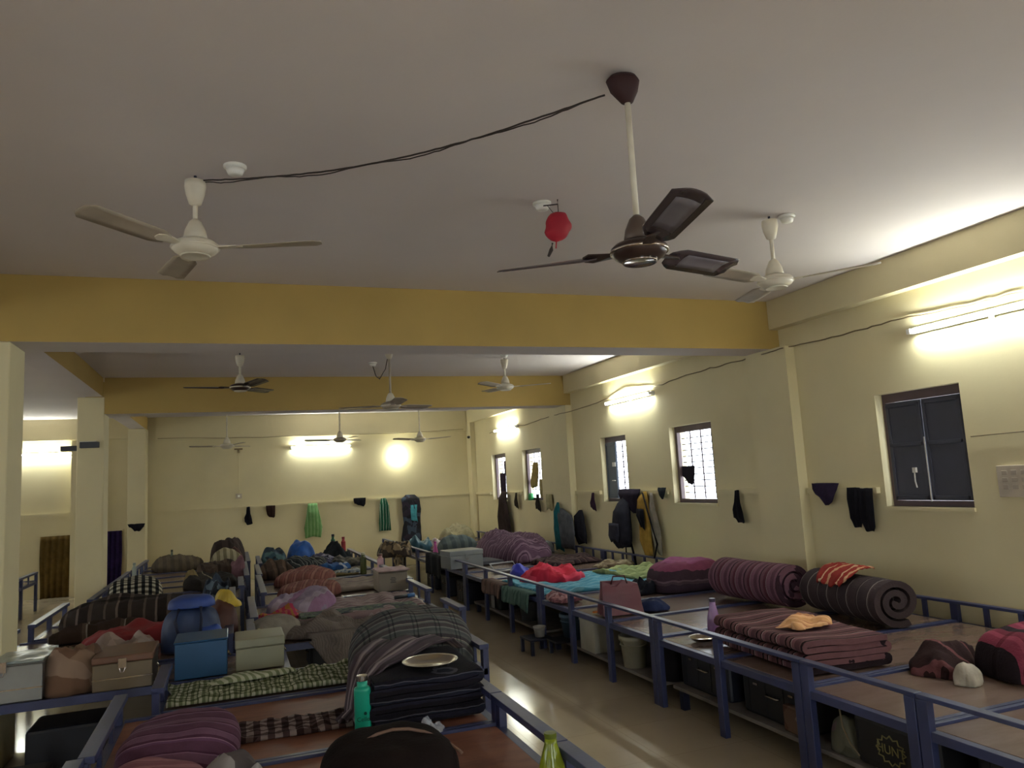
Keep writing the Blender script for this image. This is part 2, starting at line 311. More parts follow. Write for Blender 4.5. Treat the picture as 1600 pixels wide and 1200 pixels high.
# ================================================================ CEILING FANS
M_CREAM = mat('fan_cream', '#d9d0bc', .4); M_FBR = mat('fan_brown', '#3a2a26', .3, .2); M_CHR = mat('chrome', '#b8aca4', .18, 1); M_FBL = mat('blade_cream', '#a99c8a', .45, 0, .2, 4); M_GLASSBR = mat('blade_brown', '#4a3f42', .22, .1); M_INSET = mat('blade_inset', '#7b767e', .2, .1)
def fan(x, y, zh, a0, label, body=M_CREAM, blade=M_FBL, canopy=M_CREAM, rod=M_CREAM, R=.6, big=False, pitch=.22):
    t = thing('ceiling_fan', label, 'fan', (x, y, CE)); d = zh-CE
    if big:  # loose brown cone hood, pulled askew by the cable
        hd = MB().lathe([(.012, -.125), (.024, -.12), (.046, -.075), (.055, -.035), (.042, -.012), (.01, -.008)], 20)
        hd.v = [(vx-max(0, -vx)*.6*(1 if vz > -.1 else .3), vy, vz) for vx, vy, vz in hd.v]; hd.build('canopy', canopy, t, True)
    else: MB().lathe([(.014, -.16), (.03, -.15), (.045, -.1), (.052, -.06), (.05, -.03), (.02, -.028)], 20).build('canopy', canopy, t, True)
    MB().tube([(0, 0, -.001), (0, 0, -.05)], .008, 6).build('hook', M_DARKM, t)
    MB().tube([(0, 0, -.04), (0, 0, d+.1)], .0125, 10).build('rod', rod, t, True)
    MB().lathe([(.05, d+.045), (.058, d+.05), (.05, d+.09), (.03, d+.135), (.014, d+.15)], 20).build('lower_cup', canopy if not big else mat('cup_brown', '#5b4c44', .4), t, True)
    MB().lathe([(.001, d-.042), (.05, d-.041), (.075, d-.036), (.1, d-.02), (.112, d), (.112, d+.015), (.095, d+.03), (.05, d+.045), (.02, d+.05)], 28).build('motor', body, t, True)
    MB().lathe([(.1145, d-.006), (.118, d), (.1145, d+.006)], 28).lathe([(.06, d-.043), (.066, d-.047), (.072, d-.04)], 28).build('trim_ring', M_CHR if big else M_CREAM, t, True)
    for k in range(3):
        a = a0*PI/180+k*2*PI/3; ca, sa = math.cos(a), math.sin(a)
        def tr(r, wv, dz): return (ca*r-sa*wv, sa*r+ca*wv, d+dz)
        rings = []; N = 14
        for j in range(N+1):
            u = j/N; r = .17+(R-.17)*u
            wd = (.058+.012*u)*(1 if u < .93 else math.sqrt(max(.25, 1-((u-.93)/.07)**2*.75))); p = pitch*(1-.35*u)
            if u < .12: wd *= .55+.45*u/.12
            top = [tr(r, wd*q, math.sin(p)*wd*q+.012*u+.006*(1-q*q)+.002) for q in (-1, -.5, 0, .5, 1)]
            bot = [tr(r, wd*q, math.sin(p)*wd*q+.012*u+.006*(1-q*q)-.002) for q in (1, .5, 0, -.5, -1)]
            rings.append(top+bot)
        bl = MB().loft(rings).build('blade', blade, t, True)
        if big:
            ir = []
            for j in range(6):
                u = .22+.62*j/5; r = .17+(R-.17)*u; p = pitch*(1-.35*u); wd = (.058+.012*u)*.62
                ir.append([tr(r, wd*q+.0, math.sin(p)*wd*q+.012*u+.006*(1-q*q)-.0032) for q in (-1, -.5, 0, .5, 1)]+[tr(r, wd*q, math.sin(p)*wd*q+.012*u+.006*(1-q*q)-.0021) for q in (1, .5, 0, -.5, -1)])
            MB().loft(ir).build('inset_panel', M_INSET, bl, True)
        MB().loft([[tr(.09, -.02, .004), tr(.09, .02, .004), tr(.09, .02, -.004), tr(.09, -.02, -.004)], [tr(.2, -.035, .0), tr(.2, .035, .014), tr(.2, .035, .008), tr(.2, -.035, -.006)], [tr(.23, -.015, .002), tr(.23, .015, .01), tr(.23, .015, .004), tr(.23, -.015, -.004)]]).build('bracket', body, bl)
    return t
fan(-.17, 3.97, 2.94, 105, 'cream ceiling fan with dusty blades, nearest on the left', R=.62)
fan(1.52, 2.54, 2.57, 18, 'dark brown ceiling fan on a long cream rod, nearest to viewer', M_FBR, M_GLASSBR, mat('hood_brown', '#35191a', .7), M_CREAM, .6, True, -.42)
fan(3.31, 3.87, 2.88, 72, 'cream ceiling fan nearest to the right wall', R=.62)
fan(.08, 9.1, 2.92, 54, 'fan with dark blades behind the first beam, on the left', M_FBR, M_GLASSBR, M_CREAM, M_CREAM, .6, pitch=-.3)
fan(1.7, 8.55, 2.62, 30, 'fan on a long rod with a looped cable, middle of second bay', M_FBL, M_FBL, M_CREAM, M_FBL, .62, pitch=-.28)
fan(3.38, 9.29, 2.92, 99, 'cream fan in the second bay nearest to the right wall')
fan(-.1, 13.75, 2.54, 54, 'far fan on a long rod in the last bay, left of the tube light', pitch=.15)
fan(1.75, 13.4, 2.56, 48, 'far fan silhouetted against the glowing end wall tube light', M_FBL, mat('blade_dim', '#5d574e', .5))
fan(3.22, 13.6, 2.53, 87, 'far fan above the round glowing lamp')
# ceiling roses
def rose(x, y, label, tilt=False):
    t = thing('ceiling_rose', label, 'ceiling rose', (x, y, CE), 0)
    MB().lathe([(.055, -.001), (.055, -.012), (.04, -.018)], 20).build('base_plate', M_WHITE, t, True)
    MB().lathe([(.02, -.05), (.035, -.045), (.045, -.019)], 20).build('cap', M_WHITE, t, True)
    return t
rose(.02, 3.8, 'white ceiling rose beside the nearest left fan'); rose(1.73, 3.95, 'white ceiling rose beside the red bundle')
rose(3.42, 3.83, 'white ceiling rose over the fan by the right wall'); rose(.0, 8.75, 'white ceiling rose by the dark bladed fan'); rose(1.72, 9.75, 'white ceiling rose with a looped cable behind the first beam')
rose(3.3, 9.05, 'white ceiling rose by the cream fan of the second bay')
M_WIRE = mat('wire_dark', '#2c2220', .6); M_WIRE2 = mat('wire_brown', '#6f5f44', .6)
def cable(name, pts, r, m, label, wob=.01, cat='cable'):
    P = []
    for i in range(len(pts)-1):
        a, b_ = Vector(pts[i]), Vector(pts[i+1])
        for k in range(6): u = k/6; P.append(a.lerp(b_, u)+Vector((0, 0, wob*nz(i+u*2, 3.3))))
    P.append(Vector(pts[-1])); return tag(MB().tube(P, r, 6).build(name, m, None, True), label, cat)
a, b_ = Vector((-.14, 3.95, 3.27)), Vector((1.43, 2.56, 3.23)); pts = []
for k in range(15): u = k/14; p = a.lerp(b_, u); p.z = 3.29-.06*u-.17*math.sin(PI*u)*.55 + (.0 if u else 0); pts.append(p)
cable('ceiling_cable', pts, .004, M_WIRE, 'thin dark cable slung between the two nearest fans', .004)
cable('ceiling_cable', [p+Vector((.0, .02, -.008*math.sin(i*1.7))) for i, p in enumerate(pts)], .003, M_WIRE, 'second strand twisted along the cable between the nearest fans', .006)
cable('fan_cable', [(1.72, 9.75, 3.27), (1.73, 9.6, 3.12), (1.72, 9.3, 3.04), (1.72, 8.9, 3.1), (1.71, 8.58, 3.28)], .006, M_WIRE, 'cable looping from a ceiling rose to the middle fan')
# red bundle on a hook
c = onx(876, 325, 1.8); hk = Vector((1.73, 3.7, CE)); 
t = thing('cloth_bundle', 'small red cloth bundle hanging by string from the ceiling', 'bundle', (1.80, 3.88, CE))
MB().tube([(0, 0, -.001), (0, 0, -.03), (-.08, .03, -.035)], .004, 6).build('hook', M_WIRE, t)
MB().tube([(0, 0, -.03), (0, 0, -.1)], .0025, 6).tube([(-.06, .02, -.034), (-.02, 0, -.1)], .002, 6).build('string', M_WIRE, t)
rings = []
for j in range(17):
    u = j/16; z = -.09-.21*u; r = .07*(math.sin(PI*min(1, u*1.1+.12)))**.5*(1+.25*u) + .004
    rings.append([((r*(1+.25*nz(math.cos(q), math.sin(q), u*4)))*math.cos(q)-.01*u*3, r*.8*(1+.2*nz(math.sin(q)*2, u*3))*math.sin(q), z) for q in [2*PI*k/16 for k in range(16)]])
MB().loft(rings).build('bundle', mat('red_cloth', '#a81c30', .7, 0, .2), t, True)
MB().tube([(-.05, 0, -.27), (-.06, 0, -.31), (-.08, 0, -.35)], [.006, .012, .008], 8).build('tassel', M_WIRE, t)
# cctv dome, notice, wall wire, switches
t = thing('security_camera', 'small dark camera high in the far right corner', 'camera', (4.96, 16.17, 2.7)); MB().box(-.02, 0, -.03, .03, .03, .03).build('mount', M_WHITE, t)
q = MB().lathe([(.001, -.035), (.025, -.025), (.035, 0), (.03, .02), (.001, .03)], 12); q.v = [(x-.03, y-.03, z) for x, y, z in q.v]; q.build('lens_dome', mat('black_plastic', '#14141a', .3), t, True)
t = thing('switch_board', 'pale switch board on right wall at the frame edge', 'switch board', (XR-.001, 3.72, 1.5)); MB().box(-.02, -.16, -.11, 0, .16, .11).build('plate', mat('switch_plate', '#b8ab98', .5), t, False, .004)
for r_ in range(3):
    for k in range(4): MB().box(-.026, -.13+k*.07, .045-r_*.05, -.0205, -.09+k*.07, .075-r_*.05).build('switch', mat('switch_keys', '#a59888', .4), t, False, .002)
wp = [(1600, 455), (1540, 470), (1460, 488), (1400, 500), (1355, 513), (1300, 527), (1240, 541)]
pts = [onx(x, y, 5.085) for x, y in wp]+[onx(1222, 545, 4.98), onx(1195, 553, 4.98)]+[onx(x, y, 5.085) for x, y in ((1160, 563), (1110, 575), (1065, 588), (1035, 602), (1000, 606), (975, 609), (945, 625), (915, 635))]+[onx(892, 642, 4.98), onx(870, 648, 4.98)]+[onx(x, y, 5.085) for x, y in ((845, 655), (820, 664), (795, 665), (765, 677))]
cable('wall_cable', pts, .006, M_WIRE2, 'brown cable sagging along the top of the right wall', .02)
cable('wall_cable', [(XR-.01, 4.05, 1.83), (XR-.01, 3.3, 1.84)], .004, M_WIRE2, 'thin wire right of the closed slate shutters', .004)
t = thing('switch_box', 'small switch box on end wall above the peg rail', 'switch box', (.1, YB-.001, 1.68)); MB().box(-.06, -.03, -.05, .06, 0, .05).build('plate', mat('switch_plate', '#b8ab98', .5), t, False, .004); MB().box(-.02, -.036, -.02, .02, -.0305, .02).build('switch', M_WHITE, t)
t = thing('wall_lamp_holder', 'empty lamp holder high on the left of the end wall', 'lamp holder', (.1, YB-.001, 2.62)); MB().box(-.08, -.03, .0, .08, 0, .03).build('bracket', M_WIRE2, t); MB().tube([(0, -.04, .0), (0, -.05, -.06)], .02).build('socket', M_WIRE2, t)
cable('conduit', [(.1, YB-.008, 2.58), (.1, YB-.008, 1.74)], .006, M_WALL, 'thin painted conduit down the end wall', 0)
cable('wall_cable', [(-1.4, YB-.07, 2.9), (.1, YB-.07, 2.87), (1.7, YB-.07, 2.86), (3.4, YB-.07, 2.85), (4.9, YB-.07, 2.9)], .005, M_WIRE2, 'cable along the ledge of the end wall', .02)
t = thing('wall_fan', 'dark bracket fan on the pillar beside the left hall tube light', 'bracket', (-1.89, 11.15, 2.42)); MB().box(-.0, -.02, -.02, .008, .1, .05).build('plate', M_DARKM, t)
MB().box(-.2, -.02, -.035, -.005, .06, .03).build('housing', mat('bracket_grey', '#3d3f45', .5), t, False, .008)
t = thing('wall_shelf', 'small dark box fixed to the pillar face in left hall', 'box', (-1.74, 10.999, 2.44)); MB().box(-.1, -.06, -.035, .12, 0, .04).build('case', mat('bracket_grey', '#3d3f45', .5), t, False, .006); MB().box(-.1, -.075, .041, .09, 0, .05).build('lid', M_PALE, t)
# ================================================================ BEDS
DZ = .48
def bed(label, x0, x1, y0, y1, n=1, ply=None, gl=(0, 1), gr=(0, 1), bal=(2, 2), g_z=.63, pw=.06, group=None, shelf=False, rz=0):
    """steel cot unit: n boards side by side along y, guards at the x ends"""
    ply = ply or M_PLY; cx, cy = (x0+x1)/2, (y0+y1)/2; hx, hy = (x1-x0)/2, (y1-y0)/2-.004
    t = thing('steel_bed', label, 'bed', (cx, cy, 0), rz, group); pit = 2*hy/n; B = M_BLUE
    for k in range(n):
        MB().box(-hx+.045, -hy+k*pit+.03, DZ-.02, hx-.045, -hy+(k+1)*pit-.03, DZ+.0).build('bed_board', ply, t, False, .002)
    for k in range(n+1):
        y = -hy+k*pit; ya, yb = (y, y+.028) if k == 0 else ((y-.028, y) if k == n else (y-.028, y+.028))
        MB().box(-hx+.04, ya, DZ-.04, hx-.04, yb, DZ+.014).build('cross_bar', B, t, False, .002)
    for s in (-1, 1):
        xx = (-hx, -hx+.044) if s < 0 else (hx-.044, hx)
        MB().box(xx[0], -hy, DZ-.045, xx[1], hy, DZ-.002).build('side_rail', B, t, False, .002)
        g = gl if s < 0 else gr
        lo, hi = -hy+g[0]*2*hy, -hy+g[1]*2*hy
        for k in range(n+1):
            y = -hy+k*pit; y = min(max(y, -hy+pw/2), hy-pw/2)
            top = g_z-.02 if (lo-.02 <= y <= hi+.02 and g[1] > g[0]) else DZ-.046
            xp = (-hx-.008, -hx+.032) if s < 0 else (hx-.032, hx+.008)
            MB().box(xp[0], y-pw/2, 0, xp[1], y+pw/2, top).build('leg', B, t, False, .003)
        if g[1] > g[0]:
            gw = .004 if x0 > 2.5 else .012; MB().box(xx[0]-gw, lo, g_z-.02-(.012 if x0 < 2.5 else 0), xx[1]+gw, hi, g_z).build('guard_rail', B, t, False, .003)
            m_ = n*(bal[0] if s < 0 else bal[1])
            for k in range(1, m_):
                y = lo+(hi-lo)*k/m_
                if min(abs(y-(-hy+j*pit)) for j in range(n+1)) > .06: MB().box(xx[0]+.012, y-.018, DZ-.002, xx[1]-.012, y+.018, g_z-.02).build('guard_post', B, t)
            for k, y in ((0, lo), (1, hi)):
                if min(abs(y-(-hy+j*pit)) for j in range(n+1)) > .06: yy = y+(.02 if k == 0 else -.05); MB().box(xx[0]+.01, yy, DZ-.002, xx[1]-.01, yy+.04, g_z-.02).build('guard_post', B, t)
    return t
RX0, RX1 = 2.92, 5.04
RR = 'steel cots along the right wall'; RRL = 'steel cots along the right wall: '
bed('blue steel cot at the right frame edge, bare board behind the near guard rail', RX0, RX1, 1.4, 2.77, 1, M_PLY, bal=(1, 3), group=RR)
bed('blue steel cot holding the red checked bolster', RX0, RX1, 2.77, 3.53, 1, M_PLY, bal=(1, 3), group=RR)
bed('double blue steel cot under the folded brown blanket and two rolls', RX0, RX1, 3.53, 5.09, 2, M_PLY, bal=(1, 3), group=RR)
bed('triple blue steel cot with bare shiny boards and maroon bag', RX0, RX1, 5.09, 7.36, 3, M_PLY, bal=(1, 3), group=RR)
bed('triple blue steel cot under the turquoise and green sheets', RX0, RX1, 7.36, 10.05, 3, M_PLY, bal=(1, 3), group=RR)
bed('triple blue steel cot under the long purple quilt', RX0, RX1, 10.05, 12.9, 3, M_PLY, bal=(1, 3), group=RR)
bed('last blue steel cot of the right row, near the far corner', RX0, RX1, 12.9, 16.1, 3, M_PLY, bal=(2, 2), group=RR)
CR = 'steel cots in the middle row'
bed('nearest blue steel cot at the bottom edge, behind the lime bottle', -.66, 1.27, 2.1, 3.0, 1, M_PLYR, bal=(2, 1), group=CR)
bed('red-brown board cot with the dark brown bag', -.66, 1.27, 3.0, 3.82, 1, M_PLYR, bal=(2, 1), group=CR)
bed('red-brown board cot with folded black blankets and steel plate', -.62, 1.27, 3.82, 4.92, 1, M_PLYR, gl=(0, 1), bal=(3, 2), group=CR)
bed('cot with green checked mat and big plaid mound', -.44, 1.57, 4.94, 5.62, 1, M_PLY, bal=(2, 3), group=CR)
bed('cot at the gangway whose front edge is draped with a grey striped sheet', .1, 1.88, 6.5, 7.15, 1, M_PLY, bal=(1, 1), group=CR)
bed('double cot with pink striped sheets in the middle row', .14, 1.92, 7.2, 8.85, 2, M_PLY, gl=(0, .9), gr=(.4, 1), bal=(1, 1), group=CR)
bed('double cot under the terracotta quilts', .28, 1.95, 8.9, 10.9, 2, M_PLY, bal=(1, 1), group=CR)
bed('double cot behind the terracotta quilts', .3, 1.98, 10.95, 12.55, 2, M_PLY, bal=(2, 1), group=CR)
bed('last cot of the middle row with dark clothes and bottles', .36, 1.98, 12.6, 14.2, 2, M_PLY, bal=(2, 2), group=CR)
LR = 'steel cots in the left row'
bed('cot bearing the metal trunks in a line', -1.62, .37, 5.66, 6.42, 1, M_PLY, gl=(0, 0), gr=(0, 0), group=LR)
bed('cot under the red cloth and blue bags', -1.84, -.02, 6.5, 8.1, 2, M_PLY, gl=(.5, .95), gr=(0, 1), bal=(1, 1), group=LR)
bed('double cot under the long dark rolled quilt', -1.76, .0, 8.2, 9.75, 2, M_PLY, bal=(1, 1), group=LR)
bed('cot under the black and white checked pillow', -1.54, .1, 9.8, 10.9, 1, M_PLY, bal=(2, 1), group=LR)
bed('wide cot with bare striped boards in the left row', -1.54, .18, 10.95, 13.2, 3, M_PLY, bal=(2, 1), group=LR)
bed('last cot of the left row with two bottles', -1.5, .24, 13.25, 15.4, 3, M_PLY, bal=(2, 1), group=LR)
bed('far cot in the left hall before the curtain', -4.8, -3.05, 11.8, 14.7, 3, M_PLY, bal=(1, 2))
# ================================================================ SOFT THINGS
def heap_mesh(sx, sy, h, seed=1, lump=.25, sq=2.6, ridge=0, rf=10, flat=.35, nr=22, nt=64, dome=.5):
    """rumpled heap with rounded flanks on z=0"""
    mb = MB(); rings = []
    for j in range(nr+1):
        # profile: from base rim outward bulge to top centre
        a = j/nr
        ph = a*PI/2
        rr = math.cos(ph)**dome; zz = math.sin(ph)**(.75)
        ring = []
        for k in range(nt):
            th = 2*PI*k/nt; c, s_ = math.cos(th), math.sin(th)
            q = (abs(c)**sq+abs(s_)**sq)**(-1/sq)
            o = 1+lump*.45*nz(c*1.3, s_*1.3, 0, seed)+lump*.2*nz(c*4, s_*4, a*2, seed+5)
            x = c*q*rr*sx/2*o; y = s_*q*rr*sy/2*o
            z = h*zz*(1-lump*.5+lump*1.1*nz(x*2.6/max(.3, sx), y*2.6/max(.3, sy), 1, seed)) + lump*h*.38*nz(x*11, y*11, 0, seed+2)*zz
            if lump > .22:
                cr = 1-abs(nz(x*6+2*nz(x*3, y*3, 0, seed), y*6, 2, seed+9))*2.4; z += h*min(.9, lump)*.22*max(-.5, cr)**3*zz
                cr = 1-abs(nz(x*13, y*13+3*nz(x*4, y*4, 0, seed), 2, seed+4))*2.2; z += h*min(.9, lump)*.10*max(-.5, cr)*zz
            if ridge: 
                z += ridge*zz*math.sin(x*rf*2*PI+3*nz(x*2, y*4, 0, seed)); 
                y *= 1+ridge*1.2*math.sin(x*rf*2*PI+1.1)
            ring.append((x, y, max(z, .0005) if j else 0))
        rings.append(ring)
    mb.loft(rings[:-1], False); top = rings[-2]; n0 = len(mb.v)
    cx = sum(p[0] for p in top)/nt; cy = sum(p[1] for p in top)/nt; cz = sum(p[2] for p in top)/nt
    mb.v.append((cx, cy, cz)); base = (nr-1)*nt
    for k in range(nt): mb.f.append((base+k, base+(k+1) % nt, n0))
    mb.f.append(tuple(range(nt-1, -1, -1)))
    return mb
def heap(name, label, cat, p, sx, sy, h, m, rz=0, seed=1, group=None, **kw):
    o = heap_mesh(sx, sy, h, seed, **kw).build(name, m, None, True); o.location = p; o.rotation_euler.z = rz
    return tag(o, label, cat, group)
def sheet(name, label, cat, p, sx, sy, m, rz=0, seed=1, wr=.012, th=.012, group=None, f=6, hang=None, edge=.03):
    """cloth lying on a board, wavy edge; hang=(side,len): tail over the edge"""
    mb = MB(); N1, N2 = 48, 32; rings = []
    for j in range(N2+1):
        r = []
        for k in range(N1+1):
            u, v = k/N1-.5, j/N2-.5
            x = u*sx*(1+edge*2*nz(v*4, 0, 0, seed)); y = v*sy*(1+edge*2*nz(u*4, 5, 0, seed))
            z = th+wr*abs(nz(x*f, y*f*.6, 0, seed))*2.2+wr*.5*nz(x*f*3, y*f*3, 1, seed)
            r.append((x, y, max(z, th*.8)))
        rings.append(r)
    mb.loft(rings, False, False); n = len(mb.v); cols = N1+1
    mb.v += [(x, y, 0.0) for x, y, z in mb.v[:n]]
    for j in range(N2):
        for k in range(N1): a = j*cols+k; mb.f.append((n+a, n+a+cols, n+a+cols+1, n+a+1))
    for k in range(N1): mb.f.append((k, n+k, n+k+1, k+1)); a = N2*cols+k; mb.f.append((a, a+1, n+a+1, n+a))
    for j in range(N2): a = j*cols; mb.f.append((a, a+cols, n+a+cols, n+a)); a += N1; mb.f.append((a, n+a, n+a+cols, a+cols))
    o = mb.build(name, m, None, True); o.location = p; o.rotation_euler.z = rz; return tag(o, label, cat, group)
def roll_mesh(L, R, turns=2.4, th=.045, oval=1.12, seed=1, bulge=.04):
    """rolled mattress: spiral strip along x, end at -x open; resting at z=0"""
    rings = []; N = int(turns*26); nl = 22
    prof = []
    for i in range(N+1):
        a = i/N*turns*2*PI; r = R-(R-.03)*(i/N)**1.05
        prof.append((a-PI*.65, r))
    outer = [(math.cos(a)*r*oval, math.sin(a)*r) for a, r in prof]
    inner = [(math.cos(a)*(r-th)*oval, math.sin(a)*(r-th)) for a, r in prof]
    loop = outer+inner[::-1]
    for j in range(nl+1):
        u = j/nl; x = (u-.5)*L; e = 1-bulge*(2*u-1)**4*.0
        rings.append([(x+.012*nz(y*6, z*6, 0, seed)*(1 if j in (0, nl) else 0), y*e*(1+bulge*nz(u*3, y*3, z*3, seed)), R+z*e*(1+bulge*nz(u*4, z*3, y*2, seed+1))) for y, z in loop])
    return MB().loft(rings)
def roll(label, p, L, R, m, rz=0, seed=1, **kw):
    o = roll_mesh(L, R, seed=seed, **kw).build('rolled_mattress', m, None, True); o.location = p; o.rotation_euler.z = rz
    e = o.modifiers.new('edge', 'EDGE_SPLIT'); e.split_angle = 1.0
    return tag(o, label, 'bedding')
def folded_mesh(Lx, Wy, n=5, th=.03, seed=1, sag=.02):
    """blanket folded zigzag: section in (x,z), swept along y"""
    path = []; g = th*1.18
    for i in range(n):
        s = 1 if i % 2 == 0 else -1; xs = Lx/2*(1-.05*abs(nz(i*2.2, 0, 0, seed))-.02)
        for k in range(13): u = k/12; path.append((s*(-xs+2*xs*u), th/2+i*g, i))
        if i < n-1:
            for k in range(1, 5): a = -PI/2+PI*k/5; path.append((s*(xs+g/2*math.cos(a)), th/2+i*g+g/2+g/2*math.sin(a), i))
    rings = []; nl = 20
    for j in range(nl+1):
        v = j/nl; y = (v-.5)*Wy; up = []; dn = []
        for q, (x, z, i) in enumerate(path):
            a = path[max(q-1, 0)]; b = path[min(q+1, len(path)-1)]; dx, dz = b[0]-a[0], b[1]-a[1]; l = math.hypot(dx, dz) or 1
            nx, nz_ = -dz/l*th/2, dx/l*th/2; zo = sag*z/th*.25*nz(x*3, y*3, 0, seed)+.0; yo = y*(1-.03*nz(i*3.3, 7, 0, seed))
            up.append((x+nx, yo, max(0, z+nz_+zo))); dn.append((x-nx, yo, max(0, z-nz_+zo)))
        rings.append(up+dn[::-1])
    return MB().loft(rings)
def folded(label, p, Lx, Wy, n, th, m, rz=0, seed=1, **kw):
    o = folded_mesh(Lx, Wy, n, th, seed, **kw).build('folded_blanket', m, None, True); o.location = p; o.rotation_euler.z = rz
    e = o.modifiers.new('edge', 'EDGE_SPLIT'); e.split_angle = 1.0; return tag(o, label, 'blanket')
def P(x, y, z=.494): return onz(x, y, z)
Z = DZ+.001; ZC = DZ+.015
# ---- right row
c_purple = cloth('stripe_purple', [(0, '#5c3f4c'), (.2, '#775463'), (.42, '#8d7f84'), (.45, '#5a3440'), (.62, '#6e4c58'), (.8, '#36232c'), (.87, '#775463')], 'x', .2)
c_grey = cloth('stripe_grey', [(0, '#44393b'), (.4, '#4f4446'), (.46, '#8f8782'), (.49, '#40373a'), (.92, '#6d6462'), (.95, '#352c2f')], 'x', .24)
c_fold = cloth('stripe_fold', [(0, '#5b3f44'), (.3, '#7a5558'), (.48, '#a08a86'), (.53, '#2c1c20'), (.62, '#6b4a4c'), (.82, '#251a1d'), (.93, '#6b4a4c')], 'y', .15)
roll('purple striped mattress rolled up, left of the two big rolls by the wall', (4.42, 5.78, ZC), .9, .2, c_purple, PI/2+.05, 3, th=.05, oval=1.15)
roll('grey-brown mattress roll with pale bands, right of the two big rolls', (4.52, 4.74, ZC), .92, .185, c_grey, PI/2-.14, 5, th=.045, oval=1.15)
rings = []
for j in range(21):   # lies over the shoulder of the roll
    v = j/20; r = []
    for k in range(25):
        u = k/24; a_ = (22+92*u+8*nz(v*4, u*3))*PI/180; R_ = .2+.006*abs(nz(u*7, v*7))*3; x = (v-.5)*.42*(1-.35*(2*u-1)**2)+.04*nz(u*3, 2)
        r.append((x, math.cos(a_)*R_*1.15, .185+math.sin(a_)*R_+.006))
    rings.append(r)
o = MB().loft(rings, False, False).build('printed_cloth', cloth('print_red', [(0, '#8f342f'), (.3, '#c49a78'), (.45, '#96342f'), (.75, '#cfae8c'), (.85, '#8a2c2a')], 'x', .2, warp=.12), None, True, solid=.008)
o.location = (4.52, 4.76, ZC); o.rotation_euler.z = PI/2-.14; tag(o, 'red and cream printed cloth lying on the grey-brown roll', 'cloth')
folded('brown striped blankets folded in a thick stack behind the guard rail', (3.40, 4.12, ZC), .56, .98, 5, .032, c_fold, -.08, 2)
heap('crumpled_cloth', 'crumpled peach cloth on top of the folded brown blankets', 'cloth', (3.38, 4.02, ZC+.192), .34, .2, .06, cloth('peach', [(0, '#cf9c6c'), (.5, '#e0b184'), (.8, '#b97f5c')], 'xy', .09, warp=.08), .2, 8, lump=.9)
t = heap('checked_bolster', 'red and black checked bolster at the right frame edge', 'bolster', (4.17, 3.05, ZC), .66, .4, .26, cloth('bolster', [(0, '#241c20'), (.36, '#7c3446'), (.6, '#8c4052'), (.75, '#6e2c3c')], 'x', .17, 'y', [(0, '#ffffff'), (.8, '#c0a0a8')]), -.25, 3, lump=.1, sq=4.5)
heap('brown_shawl', 'dark brown plaid shawl bunched left of the checked bolster', 'shawl', (3.86, 3.42, Z), .5, .3, .15, cloth('shawl', [(0, '#2e1d1e'), (.6, '#6d4446'), (.75, '#2e1d1e')], 'x', .17), .5, 6, lump=.5)
heap('white_rag', 'white rag peeping from beneath the checked bolster', 'cloth', (3.70, 3.14, Z), .15, .12, .09, plain('#b3ab9c'), .4, 6, lump=.6)
# maroon shopping bag
t = thing('shopping_bag', 'crumpled maroon shopping bag standing on the bare board', 'bag', P(970, 958, ZC), -.15); t.scale = (1.15, 1.15, 1.1)
rings = []
for j in range(9):
    u = j/8; z = .24*u; hx, hy = .16*(1-.12*u), .08*(1-.75*u)
    rings.append([(hx*sx_*(1+.05*nz(sx_*2, z*9, sy_)), hy*sy_+.01*nz(z*9, sx_, 0), z+(.02*math.sin(sx_*5) if j == 8 else 0)) for sx_, sy_ in [(-1, -1), (-.6, -1.0), (-.2, -1), (.2, -1), (.6, -1), (1, -1), (1.05, 0), (1, 1), (.6, 1), (.2, 1), (-.2, 1), (-.6, 1), (-1, 1), (-1.05, 0)]])
MB().loft(rings).build('bag_body', mat('maroon_paper', '#5c2030', .4, 0, .2, 5), t, False)
MB().tube([(-.07, -.02, .23), (-.05, -.02, .29), (.04, -.02, .29), (.06, -.02, .23)], .006).build('handle', mat('maroon_cord', '#4d1824', .6), t, True)
heap('navy_cloth', 'navy cloth with a red hem beside the maroon bag', 'cloth', P(1018, 952, ZC), .3, .2, .09, plain('#2a3252'), -.6, 3, lump=.5)
heap('black_clothes', 'black clothes bunched between maroon bag and pink roll', 'clothes', P(1008, 922, ZC), .62, .3, .12, plain('#1c1d26'), .5, 12, lump=.9)
t = heap('folded_quilt', 'pink topped dark quilt bundle below the barred window', 'quilt', P(1072, 918, ZC), .78, .55, .32, cloth('pinkquilt', [(0, '#3b2f3a'), (.25, '#4f4048'), (.32, '#6a5660'), (.36, '#44343e'), (.58, '#854863'), (.75, '#94557a')], 'z', .42, warp=.08), -.1, 9, lump=.12, sq=3.6)
sheet('turquoise_sheet', 'turquoise wrinkled sheet spread over the cots', 'sheet', (3.75, 8.05, ZC), 1.5, 1.35, cloth('turq', [(0, '#4a8fa8'), (.45, '#6ba4b8'), (.6, '#44809a'), (.7, '#7cb0c0')], 'y', .11, warp=.09), 0, 5, .022, .02, f=5)
sheet('green_sheet', 'pale green sheet with dark hem beside the turquoise one', 'sheet', (4.55, 8.1, ZC+.025), .75, 1.0, cloth('palegreen', [(0, '#8d9c6c'), (.5, '#a3b07c'), (.8, '#7d8c60')], 'y', .3), .12, 9, .03, .02)
heap('beige_clothes', 'beige clothes bundle against the wall guard rail', 'clothes', P(960, 884, ZC), .55, .3, .09, blotch('beigeprint', ['#8d8064', '#6d5e4a', '#a3977c']), 0, 9, lump=.6)
heap('red_clothes', 'bright red clothes heaped on the turquoise sheet', 'clothes', P(862, 905, ZC+.02), .62, .7, .17, blotch('redprint', ['#c42a44', '#d8405a', '#b81e38', '#cc3048', '#c8606c'], 5), .2, 21, lump=.9)
